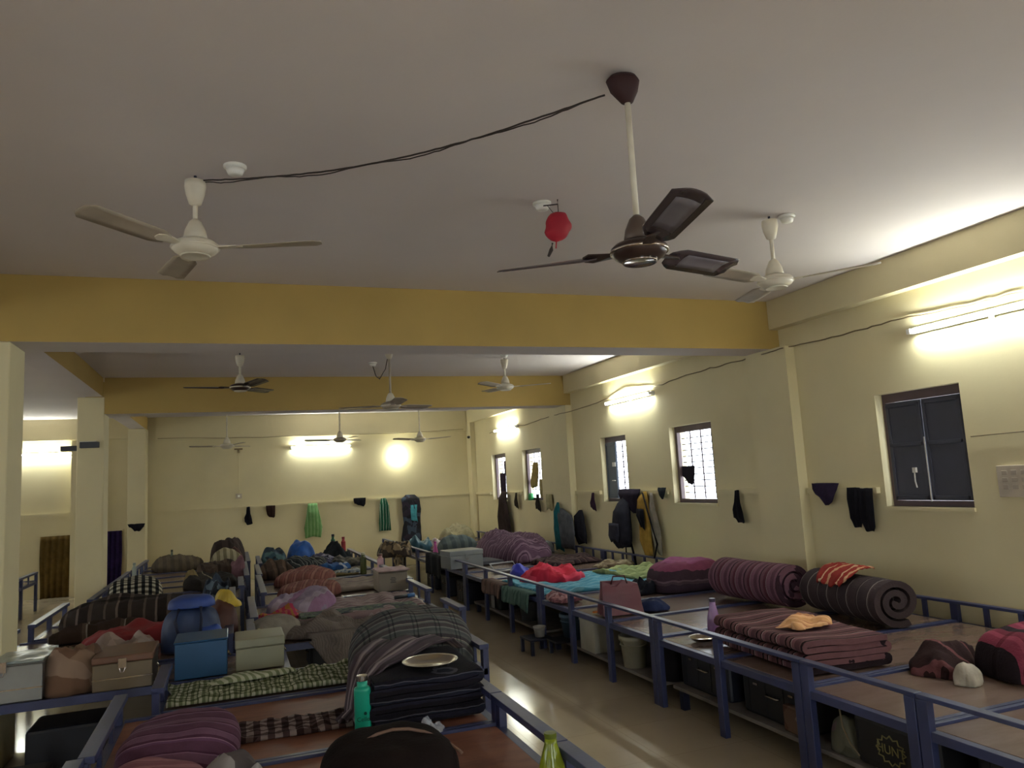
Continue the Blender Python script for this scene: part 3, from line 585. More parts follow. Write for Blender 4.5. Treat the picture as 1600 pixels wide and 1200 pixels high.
heap('blue_bag', 'royal blue plastic bag left of the red clothes', 'bag', P(812, 899, ZC), .22, .26, .14, mat('royal_blue', '#2e38b0', .4), .3, 4, lump=.5)
# wire tray
t = thing('dish_rack', 'dark oblong tray standing open near the guard rail', 'tray', P(792, 893, ZC), .1)
MB().tube([(-.17, 0, .012), (.17, 0, .012), (.17, .16, .1), (-.17, .16, .1), (-.17, 0, .012)], .012, 8).build('rim', mat('grey_plastic', '#8d8c92', .4), t, True); MB().box(-.16, .02, .0, .16, .15, .012).build('tray_base', mat('charcoal', '#2b2b30', .5), t)
heap('brown_garments', 'flat pile of brown garments on cots below the black jacket', 'clothes', P(880, 878, ZC), .95, .9, .1, cloth('brn', [(0, '#3f3234'), (.5, '#5b4a48'), (.8, '#2c2226')], 'xy', .12, warp=.1), .3, 13, lump=.7)
heap('purple_quilt', 'long purple wrinkled quilt heaped across the far right cots', 'quilt', (4.22, 11.75, ZC), 2.5, .95, .36, cloth('purplequilt', [(0, '#5d4558'), (.45, '#775c70'), (.6, '#4a3446'), (.75, '#836a7c')], 'x', .12, warp=.06), PI/2-.1, 17, lump=.3, ridge=.014, rf=9)
heap('striped_pillow', 'pale blue striped pillow behind the purple quilt', 'pillow', P(845, 862, ZC), .42, .36, .2, cloth('palestripe', [(0, '#9aa3aa'), (.5, '#6d7580'), (.7, '#b0b4b4')], 'x', .08), .3, 5, lump=.15)
heap('grey_pillow', 'grey green pillow at the head of the purple quilt', 'pillow', (3.75, 13.3, ZC), .7, .6, .28, cloth('greyp', [(0, '#4b5558'), (.5, '#5f6a6a')], 'x', .15), 0, 6, lump=.2)
heap('beige_sack', 'beige upright sack by the far right corner', 'sack', (4.3, 15.3, ZC), .7, .6, .36, plain('#8c8468'), 0, 8, lump=.35)
heap('dark_garments', 'dark clothes spread along the far end of right row', 'clothes', (3.7, 14.5, ZC), .9, 1.0, .14, blotch('darkg', ['#241f20', '#3a3030', '#524638', '#1c1a1e'], 9), 0, 31, lump=.8)
heap('white_garments', 'white clothes with red bits behind the pink bottle', 'clothes', P(690, 858, ZC), .5, .45, .16, blotch('wht', ['#d8d4cc', '#cfc9c8', '#b89a9c', '#e0ddd8']), 0, 14, lump=.8)
heap('teal_bag', 'dark teal bag lying on the rail side of the far right cots', 'bag', P(655, 860, ZC), .42, .6, .26, mat('teal_bag', '#1f4f60', .5, 0, .3), .2, 15, lump=.4)
heap('camouflage_bag', 'beige and brown printed bundle at the end of right row', 'bundle', P(618, 868, ZC), .5, .8, .26, blotch('camo', ['#6d5c44', '#3a3028', '#8d7c60', '#2b2622']), 0, 22, lump=.6)
folded('grey folded blanket on boards below the grey trunk', P(745, 880, ZC), .6, .6, 2, .02, cloth('greyb', [(0, '#55545c'), (.5, '#6a6870')], 'y', .06), .1, 5)
# ---- centre, near
c_near = cloth('near_purple', [(0, '#57384a'), (.36, '#62425a'), (.46, '#8d6c80'), (.5, '#4d2e3e'), (.62, '#6a4a5c'), (.9, '#7f6074'), (.93, '#4a2c3c')], 'yz', .17, warp=.015)
heap('purple_blanket', 'purple striped blanket mound by the near left guard rail', 'blanket', (-.25, 4.16, Z), .54, .6, .175, c_near, -.1, 3, lump=.14, sq=3)
heap('pink_blanket', 'dusty pink striped blanket at the bottom left edge', 'blanket', (-.33, 3.5, Z), .46, .5, .17, cloth('near_pink', [(0, '#80525a'), (.4, '#8d5f66'), (.5, '#6d4450'), (.6, '#93666c')], 'yz', .1), .1, 6, lump=.2)
heap('grey_rag', 'grey and white rag on the pink blanket at bottom edge', 'cloth', (-.02, 3.62, Z), .26, .24, .12, blotch('rag', ['#a09a98', '#8d8684', '#4d4444', '#a8a29e'], 5), 0, 4, lump=.5)
t = thing('brown_duffel', 'dark brown duffel bag domed at the bottom edge of the photo', 'bag', (.60, 3.32, Z), 0)
heap_mesh(.58, .52, .2, 11, lump=.1, sq=2.3).build('bag_body', mat('dark_brown', '#1a1312', .95, 0, .2, 5, .3, 60, .1), t, True)
MB().tube([(.02+.26*math.cos(a), -.13+.22*math.sin(a)*.6, .205-.12*(math.cos(a)*.9)**2) for a in [i*PI/12 for i in range(13)]], .007).build('piping', mat('tan_piping', '#6d5244', .6), t, True)
t = folded('black and navy blankets folded in a thick stack under the steel plate', (.93, 4.28, ZC), .56, .62, 6, .033, cloth('blk', [(0, '#1d1a20'), (.3, '#23222e'), (.55, '#20232f'), (.66, '#4d4c56'), (.72, '#1a181f')], 'z', .085, warp=.03), 0, 6, sag=.03)
# plaid mound
heap('plaid_quilt', 'big grey plaid quilt mound on the cot behind the steel plate', 'quilt', (1.12, 5.25, ZC), .84, .66, .40, cloth('plaid', [(0, '#4d4f50'), (.18, '#6f706c'), (.26, '#4a4446'), (.5, '#60625e'), (.6, '#857f74'), (.64, '#3e3a3e'), (.85, '#565856')], 'yz', .15, 'x', [(0, '#ffffff'), (.7, '#b8c4c8'), (.78, '#ffffff'), (.9, '#9aa8a8'), (.96, '#ffffff')]), .06, 7, lump=.1, sq=2.3, dome=.68)
# striped shawl flowing from the mound down the folded stack
path = [((.86, 5.0, .70), (1.42, 4.98, .62)), ((.8, 4.85, .745), (1.3, 4.78, .72)), ((.72, 4.65, .76), (1.12, 4.56, .75)), ((.64, 4.5, .74), (.95, 4.36, .742)), ((.585, 4.36, .68), (.78, 4.2, .74)), ((.56, 4.25, .6), (.66, 4.08, .70)), ((.54, 4.2, .53), (.62, 4.02, .56)), ((.47, 4.15, .505), (.58, 3.98, .51))]
rings = []
for i in range(len(path)-1):
    for s_ in range(5):
        u = s_/5; A = Vector(path[i][0]).lerp(Vector(path[i+1][0]), u); B_ = Vector(path[i][1]).lerp(Vector(path[i+1][1]), u)
        rings.append([tuple(A.lerp(B_, k/20)+Vector((0, 0, .012*math.sin(k/20*6*PI+i*.3)+.02*math.sin(k/20*PI)))) for k in range(21)])
me = MB().loft(rings, False, False).build('striped_shawl', None or plain('#5a4a50'), None, True, solid=.012)
uvm = me.data.uv_layers.new(name='UVMap')
nv = 21
for pl in me.data.polygons:
    for li in pl.loop_indices: vi = me.data.loops[li].vertex_index; uvm.data[li].uv = ((vi % nv)/20, (vi//nv)/len(rings))
def uvstripes(name, stops, per):
    m, nt, b, N, L = nodes(name); tc = N('ShaderNodeTexCoord'); sp = N('ShaderNodeSeparateXYZ'); L(tc.outputs['UV'], sp.inputs[0])
    q = N('ShaderNodeMath'); q.operation = 'MULTIPLY'; q.inputs[1].default_value = per; L(sp.outputs[0], q.inputs[0]); fr = N('ShaderNodeMath'); fr.operation = 'FRACT'; L(q.outputs[0], fr.inputs[0])
    r = N('ShaderNodeValToRGB'); r.color_ramp.interpolation = 'CONSTANT'; el = r.color_ramp.elements; L(fr.outputs[0], r.inputs[0])
    while len(el) < len(stops): el.new(.5)
    for i, (p, c) in enumerate(stops): el[i].position = p; el[i].color = sc(c)
    L(r.outputs[0], b.inputs['Base Color']); b.inputs['Roughness'].default_value = .95; return m
me.data.materials[0] = uvstripes('shawl_stripes', [(0, '#3d3038'), (.4, '#665a60'), (.5, '#83787a'), (.65, '#52464e'), (.85, '#2e262c')], 5)
tag(me, 'brown and grey striped shawl flowing from the plaid mound over the black stack', 'shawl')
sheet('checked_cloth', 'brown and white checked cloth spread left of the teal bottle', 'cloth', (.27, 4.3, ZC-.012), .72, .3, cloth('chk', [(0, '#8d7f7c'), (.5, '#4a3838')], 'x', .07, 'y', [(0, '#ffffff'), (.5, '#806a68')]), -.03, 7, .02, .012, f=9)
sheet('green_mat', 'green and cream checked mat spread over the cot board', 'mat', (.25, 5.27, ZC), 1.25, .5, cloth('gmat', [(0, '#6e7658'), (.3, '#a5a78c'), (.55, '#5d664a'), (.7, '#b8b8a4')], 'x', .06, 'y', [(0, '#ffffff'), (.5, '#8d957c')], warp=.04), 0, 9, .016, .014, f=10)
heap('twisted_towel', 'twisted cream and green towel on the checked mat', 'towel', (.1, 5.36, ZC+.03), .55, .1, .05, cloth('ttw', [(0, '#b4b49c'), (.5, '#7c8464')], 'xy', .05), .12, 5, lump=.5)
# ---- middle row
heap('grey_striped_sheet', 'grey finely striped sheet bunched on the gangway cot', 'sheet', (.78, 6.86, ZC), .85, .45, .15, cloth('gsheet', [(0, '#6d645f'), (.5, '#79706a')], 'xy', .024, warp=.1), -.1, 12, lump=.75)
rings = []
for j in range(12):
    v = j/11; r = []
    for k in range(31):
        u = k/30; x = .55+.62*u; dr = (.03+.24*math.sin(PI*min(1, u*1.35))**1.3)*(1 if u < .72 else .4)
        r.append((x+.03*math.sin(v*3), 6.485-.012*math.sin(u*19+v*2)-.01-.012*v, .53-v*dr))
    rings.append(r)
tag(MB().loft([[(p[0], 6.62, .53+.03*abs(nz(p[0]*8, 0))) for p in rings[0]]]+rings, False, False).build('draped_sheet', _m['gsheet'], None, True, solid=.01), 'tail of the grey sheet hanging over the gangway cot edge', 'sheet')
heap('white_cushion', 'pale cushion on the corner of the gangway cot', 'cushion', (.32, 6.9, ZC), .42, .36, .18, plain('#8c857a'), .2, 3, lump=.1, sq=3)
heap('yellow_print_cloth', 'yellow flowered cloth crumpled at the gangway cot corner', 'cloth', (.2, 6.62, ZC), .16, .18, .13, blotch('yprint', ['#8d8450', '#a8a080', '#5c4c30'], 25), 0, 5, lump=.6)
sheet('pink_sheet', 'pink and white sheet with wavy folds on the middle cots', 'sheet', (1.1, 7.9, ZC), 1.3, 1.3, cloth('pinksh', [(0, '#8b7678'), (.3, '#a59896'), (.5, '#7d6468'), (.7, '#988a8a')], 'y', .16, warp=.06), 0, 4, .05, .03, f=3)
folded('dark floral mattress edge at the front of the pink sheet', (1.1, 7.42, ZC), 1.1, .3, 2, .035, blotch('floral', ['#2c3230', '#4a5a44', '#232a38', '#5c6a58'], 26), 0, 5)
heap('lilac_quilt', 'lilac quilt mound with a pink hem on the middle row', 'quilt', (.66, 8.15, ZC), .58, .9, .22, cloth('lilac', [(0, '#8d7f92'), (.5, '#a395a3'), (.75, '#93708c')], 'x', .3), -.5, 8, lump=.3)
heap('pink_fringe_cloth', 'bright pink and orange cloth poking out under the lilac quilt', 'cloth', (.42, 7.65, ZC), .5, .35, .15, cloth('pkf', [(0, '#b0405c'), (.3, '#c07060'), (.5, '#a83c50'), (.75, '#a5703c')], 'x', .12, warp=.06), .2, 18, lump=.7)
c_terra = cloth('terra', [(0, '#7c4f48'), (.35, '#8c5c54'), (.5, '#6d4340'), (.6, '#91685c'), (.85, '#704844')], 'x', .11)
heap('terracotta_quilt', 'terracotta striped quilt folded behind the lilac quilt', 'quilt', (.85, 9.5, ZC), .72, .8, .15, c_terra, -.2, 4, lump=.2, sq=3.4)
heap('terracotta_blanket', 'terracotta checked blanket mound, farther of the two', 'blanket', (.92, 10.85, ZC), .72, 1.1, .19, c_terra, -.3, 9, lump=.25, sq=3)
heap('brown_quilt', 'brown quilt bundled left of the terracotta blanket', 'quilt', (.56, 11.75, ZC), .45, .6, .24, cloth('brq', [(0, '#4d4038'), (.5, '#625044'), (.8, '#3a322c')], 'x', .14), .2, 6, lump=.4)
heap('grey_stripe_quilt', 'black and white striped quilt on the far middle cots', 'quilt', (.95, 12.35, ZC), .8, .6, .22, cloth('zeb', [(0, '#3a3d3e'), (.5, '#7c7e78'), (.7, '#2c2e30')], 'xy', .07, warp=.1), .3, 7, lump=.4)
heap('blue_bag', 'bright blue bag on the farthest heap of the middle row', 'bag', (1.08, 13.75, ZC), .45, .5, .36, mat('azure_bag', '#1f58a8', .5, 0, .25), .1, 6, lump=.3)
heap('teal_bundle', 'blue and green bundle left of the bright blue bag', 'bundle', (.62, 13.5, ZC), .4, .6, .28, blotch('tealb', ['#33505c', '#2a3a48', '#4d6a6c', '#25303a'], 8), .1, 16, lump=.3)
heap('navy_print_cloth', 'navy and white printed cloth on the far middle cots', 'cloth', (1.25, 12.9, ZC), .7, .7, .16, blotch('navyp', ['#25253a', '#3a3a58', '#8c8ca0', '#1e1e2e'], 18), 0, 17, lump=.6)
heap('blue_cloth', 'blue and white crumpled cloth before the dark jacket heap', 'cloth', (1.42, 12.1, ZC), .5, .4, .1, blotch('bluec', ['#2a5c98', '#24487c', '#a0a8b0'], 8), .1, 27, lump=.7)
heap('black_jacket', 'black jacket heaped by two bottles at the far end', 'clothes', (1.62, 13.3, ZC), .48, .6, .3, plain('#22262a'), .2, 26, lump=.5)
heap('grey_garments', 'grey clothes in front of the black jacket heap', 'clothes', (1.7, 12.7, ZC), .5, .5, .12, blotch('greyg', ['#55554e', '#3c3c3a', '#6d6a60'], 12), .2, 29, lump=.6)
heap('white_towel', 'small blue and white towel beside the green glass bottle', 'towel', (1.55, 11.3, ZC), .42, .3, .06, blotch('bwt', ['#8c96a0', '#4c5c70', '#b0b4b4'], 30), 0, 33, lump=.5)
sheet('yellow_sheet', 'pale yellowish sheet across the cots near the glass bottle', 'sheet', (1.25, 11.4, ZC), .9, .5, plain('#857a58'), -.15, 6, .02, .015)
sheet('beige_sheet', 'beige pink sheet with dark folds near the metal box', 'sheet', (1.35, 9.9, ZC), .95, 1.1, cloth('bgs', [(0, '#8c8078'), (.6, '#78696a'), (.8, '#968a80')], 'y', .25, warp=.05), 0, 14, .03, .02, f=3)
# ---- left row
sheet('plastic_cover', 'crumpled pale plastic sheet covering the silver trunk', 'sheet', (-1.36, 5.9, ZC+.2365), .45, .42, mat('milky_plastic', '#8f9a98', .3, 0, .2), 0, 5, .012, .006)
heap('beige_clothes', 'beige and brown clothes heaped between silver and brown trunks', 'clothes', (-1.0, 5.92, ZC), .36, .45, .27, blotch('bbr', ['#7d6450', '#6b4f3c', '#8c7462', '#5a4436'], 7), 0, 36, lump=.35)
heap('cream_cloth', 'cream pink cloth behind the brown trunk', 'cloth', (-.85, 6.75, ZC), .5, .3, .17, blotch('crp', ['#a08c84', '#8d7c74', '#a89a94'], 8), .3, 41, lump=.8)
heap('khaki_cloth', 'khaki cloth behind the silver trunk', 'cloth', (-1.3, 6.9, ZC), .6, .35, .1, plain('#6d6a50'), .1, 43, lump=.7)
heap('red_cloth', 'deep red cloth spread behind the brown trunk', 'cloth', (-.72, 7.5, ZC), .95, .55, .17, mat('deep_red', '#7c1c20', .8, 0, .25), .1, 9, lump=.45)
heap('brown_shawl', 'dark brown shawl with white hem left of the red cloth', 'shawl', (-1.15, 7.95, ZC), .8, .4, .14, cloth('bsh', [(0, '#382c26'), (.6, '#4d3f34'), (.7, '#7c746a'), (.74, '#33281f')], 'x', .3), .1, 19, lump=.5)
heap('long_rolled_quilt', 'long dark rolled quilt lying across the left cots', 'quilt', (-.95, 8.75, ZC), 1.35, .6, .28, cloth('lrq', [(0, '#37302c'), (.3, '#5c4f48'), (.36, '#37302c'), (.6, '#6e6058'), (.66, '#2c2522'), (.9, '#554840')], 'x', .35, 'y', [(0, '#ffffff'), (.8, '#9a9490')]), .03, 5, lump=.2)
heap('checked_pillow', 'black and white checked pillow roll by the left guard', 'pillow', (-1.12, 10.3, ZC), .62, .5, .31, cloth('chkp', [(0, '#2a2a2c'), (.5, '#b4ae9c')], 'x', .075, 'yz', [(0, '#ffffff'), (.5, '#5c5a58')], warp=.006), .1, 8, lump=.1, sq=2.6)
t = thing('blue_backpack', 'large blue backpack standing on the left cots behind the blue trunk', 'backpack', (-.33, 6.88, ZC), .1)
heap_mesh(.46, .4, .36, 12, lump=.12, sq=2.6).build('bag_body', mat('navy_bag', '#22355c', .6, 0, .3), t, True)
q = heap_mesh(.36, .26, .1, 5, lump=.1).build('top_pocket', mat('blue_bag', '#2c4486', .55, 0, .25), t, True, loc=(.0, -.02, .325))
heap_mesh(.2, .14, .2, 9, lump=.1).build('side_pocket', mat('light_blue_bag', '#3a56a4', .5), t, True, loc=(.13, -.17, .0))
MB().tube([(-.1, -.2, .1), (-.13, -.22, .25), (-.1, -.15, .33)], .012).build('strap', mat('strap_navy', '#141c38', .6), t, True); MB().tube([(.05, -.2, .1), (.06, -.23, .25), (.06, -.15, .33)], .012).build('strap', mat('strap_navy', '#141c38', .6), t, True)
heap('brown_bag', 'brown bag beside the blue backpack', 'bag', (-.1, 7.1, ZC), .26, .34, .33, mat('umber', '#4d2b22', .6, 0, .2), 0, 4, lump=.15)
heap('yellow_bag', 'crumpled yellow bag on the brown bag', 'bag', (-.055, 7.14, ZC+.26), .2, .18, .14, mat('yellow_bag', '#b89c2c', .5, 0, .3), 0, 14, lump=.6)
heap('brown_blanket', 'brown blanket heap beyond the striped bare boards', 'blanket', (-.25, 12.65, ZC), .6, 1.2, .25, cloth('bbk', [(0, '#4d4038'), (.5, '#584a40'), (.8, '#3a302a')], 'x', .2), .15, 13, lump=.5)
heap('dark_blanket', 'dark blanket with pale hem in the middle of left row', 'blanket', (-.28, 11.3, ZC), .6, 1.3, .18, cloth('dbk', [(0, '#2c2825'), (.5, '#3d3834'), (.88, '#8c8470'), (.92, '#2c2825')], 'x', .4), .2, 23, lump=.5)
heap('tan_shirt', 'tan shirt crumpled on the dark blanket of the left row', 'clothes', (-.55, 11.6, ZC), .2, .4, .2, plain('#8c7a54'), .3, 24, lump=.6)
heap('dark_quilt', 'brownish black quilt domed at the far end of left row', 'quilt', (-.12, 14.85, ZC), .6, .8, .42, cloth('dq', [(0, '#332a28'), (.5, '#443834')], 'x', .2), .1, 25, lump=.25)
heap('cream_striped_pillow', 'cream striped pillow before the far dark quilt', 'pillow', (-.12, 13.6, ZC), .5, .45, .35, cloth('csp', [(0, '#a89f84'), (.5, '#7d755c')], 'x', .1), .1, 26, lump=.15)
heap('rust_garments', 'rust brown clothes between the two far rows', 'clothes', (.0, 14.1, ZC), .3, .45, .3, blotch('rst', ['#4d302a', '#5c3c32', '#3c2622'], 8), .1, 28, lump=.5)
heap('pink_pillow', 'dull pink pillow at the aisle edge of the left row', 'pillow', (.05, 12.2, ZC), .2, .5, .3, plain('#7c5c64'), .1, 30, lump=.3)
heap('navy_garments', 'navy and black clothes at the edge of the left row', 'clothes', (-.2, 10.25, ZC), .3, .55, .22, blotch('nvg', ['#1e2430', '#2c3848', '#5c6c78', '#1a1c22'], 10), .1, 34, lump=.7)
heap('grey_quilt', 'grey brown quilt at the far left corner of left row', 'quilt', (-.92, 14.6, ZC), .8, 1.2, .24, cloth('gq', [(0, '#544a40'), (.5, '#625848')], 'x', .12), .1, 35, lump=.4)
heap('black_bags', 'black bags heaped on the left hall cot', 'bag', (-3.9, 12.5, ZC), 1.5, 1.2, .22, plain('#1e1f24'), 0, 33, lump=.5)
heap('black_bedding', 'dark bedding on the far left hall cot', 'bedding', (-3.9, 13.9, ZC), 1.4, 1.3, .16, plain('#26262a'), 0, 37, lump=.5)
heap('white_bag', 'white plastic bag on the black bags of the left hall', 'bag', (-3.35, 12.5, ZC+.17), .22, .4, .08, plain('#9a9c9c'), .5, 47, lump=.8)
tag(MB().box(-.05, -.02, 0, .05, .02, .26).build('blue_box', mat('violet_blue', '#2a2f78', .5), None, False, .005, loc=(-3.6, 14.55, ZC)), 'upright violet blue box on the far left hall cot', 'box')
# ================================================================ TRUNKS AND BOXES
def trunk(label, p, wx, dy, h, m, rz=0, lid=.28, band=False, latch=True, name='storage_chest', mlid=None):
    t = thing(name, label, 'trunk', p, rz); hx, hy = wx/2, dy/2
    b = MB().box(-hx, -hy, 0, hx, hy, h*(1-lid)); b.build('trunk_body', m, t, False, .006)
    MB().box(-hx-.006, -hy-.006, h*(1-lid)+.001, hx+.006, hy+.006, h).build('lid', mlid or m, t, False, .01)
    if band: MB().box(-hx-.002, -hy-.006, h*.33, hx+.002, -hy+.001, h*.36).build('bright_band', M_CHR, t)
    if latch:
        q = MB().box(-.025, -hy-.012, h*(1-lid)-.035, .025, -hy-.0065, h*(1-lid)+.03).build('latch', M_CHR if band else m, t, False, .002)
        MB().tube([(-.015, -hy-.01, h*(1-lid)-.03), (-.01, -hy-.02, h*(1-lid)-.055), (.01, -hy-.02, h*(1-lid)-.055), (.015, -hy-.01, h*(1-lid)-.03)], .003, 6).build('hasp', M_CHR, q)
    MB().box(hx+.002, -.04, h*.45, hx+.01, .04, h*.47).tube([(hx+.008, -.04, h*.46), (hx+.02, -.035, h*.38), (hx+.02, .035, h*.38), (hx+.008, .04, h*.46)], .003, 6).build('handle', M_CHR, t)
    return t
M_SIL = mat('tin_silver', '#8c8c8a', .3, .7, .15, 3); M_TAN = mat('tin_bronze', '#6c5f4c', .4, .4, .15, 3)
trunk('bright silver metal trunk at the left frame edge', (-1.36, 5.90, ZC), .44, .42, .235, M_SIL, 0, .05, True)
trunk('bronze metal trunk with dull brown lid, right of the silver trunk', (-.685, 5.88, ZC), .35, .42, .215, M_TAN, 0, .22, True, mlid=mat('brown_lid', '#6b4a38', .45, .1, .2, 4))
trunk('plain blue metal trunk in the line of trunks', (-.215, 5.90, ZC), .33, .38, .245, mat('trunk_blue', '#1d4a70', .38, .1, .12, 4), 0, .05, False, False)
trunk('pale cream metal trunk at the right end of the line', (.165, 5.92, ZC), .32, .36, .21, mat('trunk_cream', '#8a8871', .45, .05, .1, 4), 0, .3, False, False)
t = trunk('grey metal trunk on the far right cots beside the pink bottle', P(722, 886, ZC), .5, .4, .25, mat('trunk_grey', '#7c7f80', .4, .2, .1, 4), .1, .3)
t = trunk('beige grey metal box with a dark emblem on the middle row', (1.74, 9.15, ZC), .34, .36, .23, mat('trunk_beige', '#857a6c', .5, .1, .1, 4), 0, .1, False, False, 'metal_box')
q = MB()
for k, (w_, z) in enumerate(((.05, .145), (.07, .128), (.055, .111), (.065, .094))): q.box(-w_/2, -.182, z, w_/2, -.1805, z+.009)
q.build('emblem', mat('ink', '#3c3835', .6), t)
sheet('pink_towel', 'pale pink towel laid over the beige metal box', 'towel', (1.74, 9.1, ZC+.2315), .36, .42, plain('#b39c9c'), 0, 4, .01, .01)
# ================================================================ BOTTLES / PLATES / BUCKETS
def bottle(label, p, R, h, m, mcap, name='water_bottle', shape='straight', cap_h=.03):
    t = thing(name, label, 'bottle', p)
    if shape == 'straight': prof = [(R*.92, 0), (R, .006), (R, .008), (R, h*.74), (R*.99, h*.76), (R*.9, h*.785), (R*.7, h*.8), (R*.63, h*.81), (R*.62, h*.825), (R*.62, h*.9)]
    else: prof = [(R*.9, 0), (R, .01), (R*.97, h*.22), (R*.9, h*.4), (R*.62, h*.65), (R*.45, h*.8), (R*.42, h*.9)]
    MB().lathe(prof, 24).build('bottle_body', m, t, True)
    MB().lathe([(prof[-1][0]*1.08, h*.9+.0005), (prof[-1][0]*1.08, h), (.001, h+.001)], 20).build('bottle_cap', mcap, t, False, .001)
    return t
M_TEAL = mat('teal_gloss', '#12a084', .3, .1, .05); M_STEEL = mat('steel', '#a0968e', .25, .9)
t = bottle('teal insulated bottle with steel cap standing on the near cot', (.60, 4.0, ZC), .042, .27, M_TEAL, M_STEEL)
text('lettering', 'Cello', .03, mat('dark_teal', '#08433c', .4), t, (-.004, -.0425, .068), (PI/2, 0, -.1))
q = MB().tube([(.006, -.0435, .095), (.006, -.0405, .095)], .008, 14); q.build('logo_dot', _m['dark_teal'], t)
t = bottle('lime green glass bottle standing near the bottom edge', (1.175, 2.93, ZC), .056, .2, mat('lime_glass', '#9aa82c', .15, 0, .1, 6, trans=.35), mat('lime_cap', '#5f6a18', .35), shape='taper')
t = bottle('violet tapered bottle on the bare board behind the guard rail', P(1117, 989, ZC), .052, .25, mat('violet_glass', '#a882b8', .2, 0, .1, 6, trans=.25), mat('violet_cap', '#3c2c48', .4), shape='taper')
bottle('bright pink tapered bottle beside the grey trunk', P(681, 876, ZC), .05, .3, mat('pink_plastic', '#c850a0', .3, 0, .1, trans=.2), mat('pink_cap', '#a83888', .4), shape='taper')
bottle('green glass bottle on the far middle cots', P(568, 897, ZC), .045, .3, mat('olive_glass', '#5c6438', .2, 0, .1, trans=.3), mat('white_cap', '#b4b49c', .4))
bottle('pale pink bottle with brown cap behind the beige metal box', P(595, 897, ZC), .045, .28, mat('pale_pink', '#c0989c', .4), mat('brown_cap', '#5c3830', .4))
bottle('dark green bottle behind the black jacket heap', (1.66, 14.0, ZC), .04, .42, mat('dgreen', '#1e5c3c', .3), mat('dg_cap', '#14181a', .4))
bottle('small red bottle behind the black jacket heap', (1.84, 14.0, ZC), .04, .36, mat('redb', '#a83038', .3), mat('rb_cap', '#8c2830', .4))
bottle('grey green bottle standing at the far end of left row', (-1.0, 14.4, ZC), .04, .34, mat('ggreen', '#5c6654', .3), mat('gg_cap', '#343a30', .4), shape='taper')
bottle('slim pale bottle by the left guard of the far left cots', (-1.38, 12.6, ZC), .03, .3, mat('palegl', '#9ca8a0', .3), mat('pg_cap', '#8c9890', .4), shape='straight')
def plate(label, p, R, tx=0, ty=0):
    t = thing('steel_plate', label, 'plate', p); t.rotation_euler = (tx, ty, 0)
    MB().lathe([(.001, .0), (R*.74, .0), (R*.9, .018), (R, .022), (R, .025), (R*.89, .022), (R*.73, .004), (.001, .004)], 40).build('dish', mat('bright_steel', '#b8b0a4', .22, .9, .05), t, True); return t
plate('round steel plate lying on the black folded blankets', (.985, 4.13, ZC+.246), .15, .0)
plate('small steel plate under the guard rail beside the violet bottle', P(1098, 1000, ZC), .1)
plate('small steel plate at the far end of left row', (-1.45, 12.3, ZC), .09)
t = thing('phone_and_strap', 'small blue and black torch lying on the floral bedding', 'torch', (1.62, 7.75, ZC+.08), .3)
MB().tube([(-.12, 0, .02), (.02, 0, .02)], .018, 10).build('torch_body', mat('torch_black', '#1c1c22', .4), t, True); MB().tube([(.021, 0, .02), (.1, 0, .02)], [.02, .024], 12).build('torch_head', mat('torch_blue', '#34649c', .3), t, True)
heap('small_snack', 'small brown pastry beside the violet bottle', 'food', P(1128, 985, ZC), .1, .06, .03, plain('#7c5848'), .3, 5, lump=.5)
heap('orange_peel', 'orange scrap on board by the maroon bag', 'scrap', P(932, 957, ZC), .09, .05, .015, plain('#c87838'), .3, 5, lump=.5)
heap('floral_cloth', 'pink floral cloth on board behind the guard post', 'cloth', P(880, 937, ZC), .32, .4, .09, blotch('pkfl', ['#a87c80', '#6c4048', '#b89898', '#8c5c60'], 30), .1, 5, lump=.6)
heap('clear_plastic', 'clear crumpled plastic bag beside the brown duffel', 'bag', (.9, 3.80, ZC), .16, .1, .12, mat('clear_plastic', '#b8bcc8', .2, 0, .3, 20, .5, 30, trans=.3), 1.2, 8, lump=1.0)
def bucket(label, p, R, h, m, hnd=True):
    t = thing('plastic_bucket', label, 'bucket', p)
    MB().lathe([(.001, .003), (R*.78, 0), (R*.95, h*.86), (R*1.05, h*.86), (R*1.05, h), (R*.97, h), (R*.93, h*.9), (R*.75, .012), (.001, .012)], 28).build('bucket_body', m, t, True)
    q = MB().lathe([(R*.79+.004+.16*R*k/6, h*.1+h*.08*k) for k in (1,)] + [(R*.97, h*.78), (R*.99, h*.78), (R*.99, h*.8), (R*.97, h*.8)], 28)
    MB().lathe([(R*.955, h*.7), (R*1.0, h*.7), (R*1.0, h*.73), (R*.955, h*.73)], 28).build('rim_ring', m, t, True)
    if hnd: MB().tube([(R*1.05*math.cos(a), -R*.2*math.sin(a)-.01, h*.93-R*.9*math.sin(a)) for a in [i*PI/10 for i in range(11)]], .004, 6).build('handle', M_WIRE2, t, True)
    return t
# low benches beneath the right cots, luggage on them
def bench(label, x0, x1, y0, y1, z=.13):
    t = thing('low_bench', label, 'bench', ((x0+x1)/2, (y0+y1)/2, 0)); hx, hy = (x1-x0)/2, (y1-y0)/2
    MB().box(-hx, -hy, z-.025, hx, hy, z).build('bench_top', M_PLANK, t, False, .003)
    for sx_ in (-1, 1):
        for y in (-hy+.08, hy-.08): MB().box(sx_*(hx-.04)-.025, y-.025, 0, sx_*(hx-.04)+.025, y+.025, z-.026).build('leg', M_DARKM, t)
    return t
bench('low plank bench under cots with the cream bucket', 2.99, 3.55, 5.18, 7.28); bench('low plank bench under the folded blanket cot', 2.99, 3.55, 2.3, 5.0, .16); bench('low plank bench beneath the turquoise sheet cot', 2.99, 3.55, 7.5, 9.9)
t = thing('small_stool', 'small dark stool poking out of the cots by the gangway', 'stool', (2.80, 7.2, 0), .05); MB().box(-.12, -.14, .13, .12, .14, .15).build('seat', M_DARKM, t, False, .003)
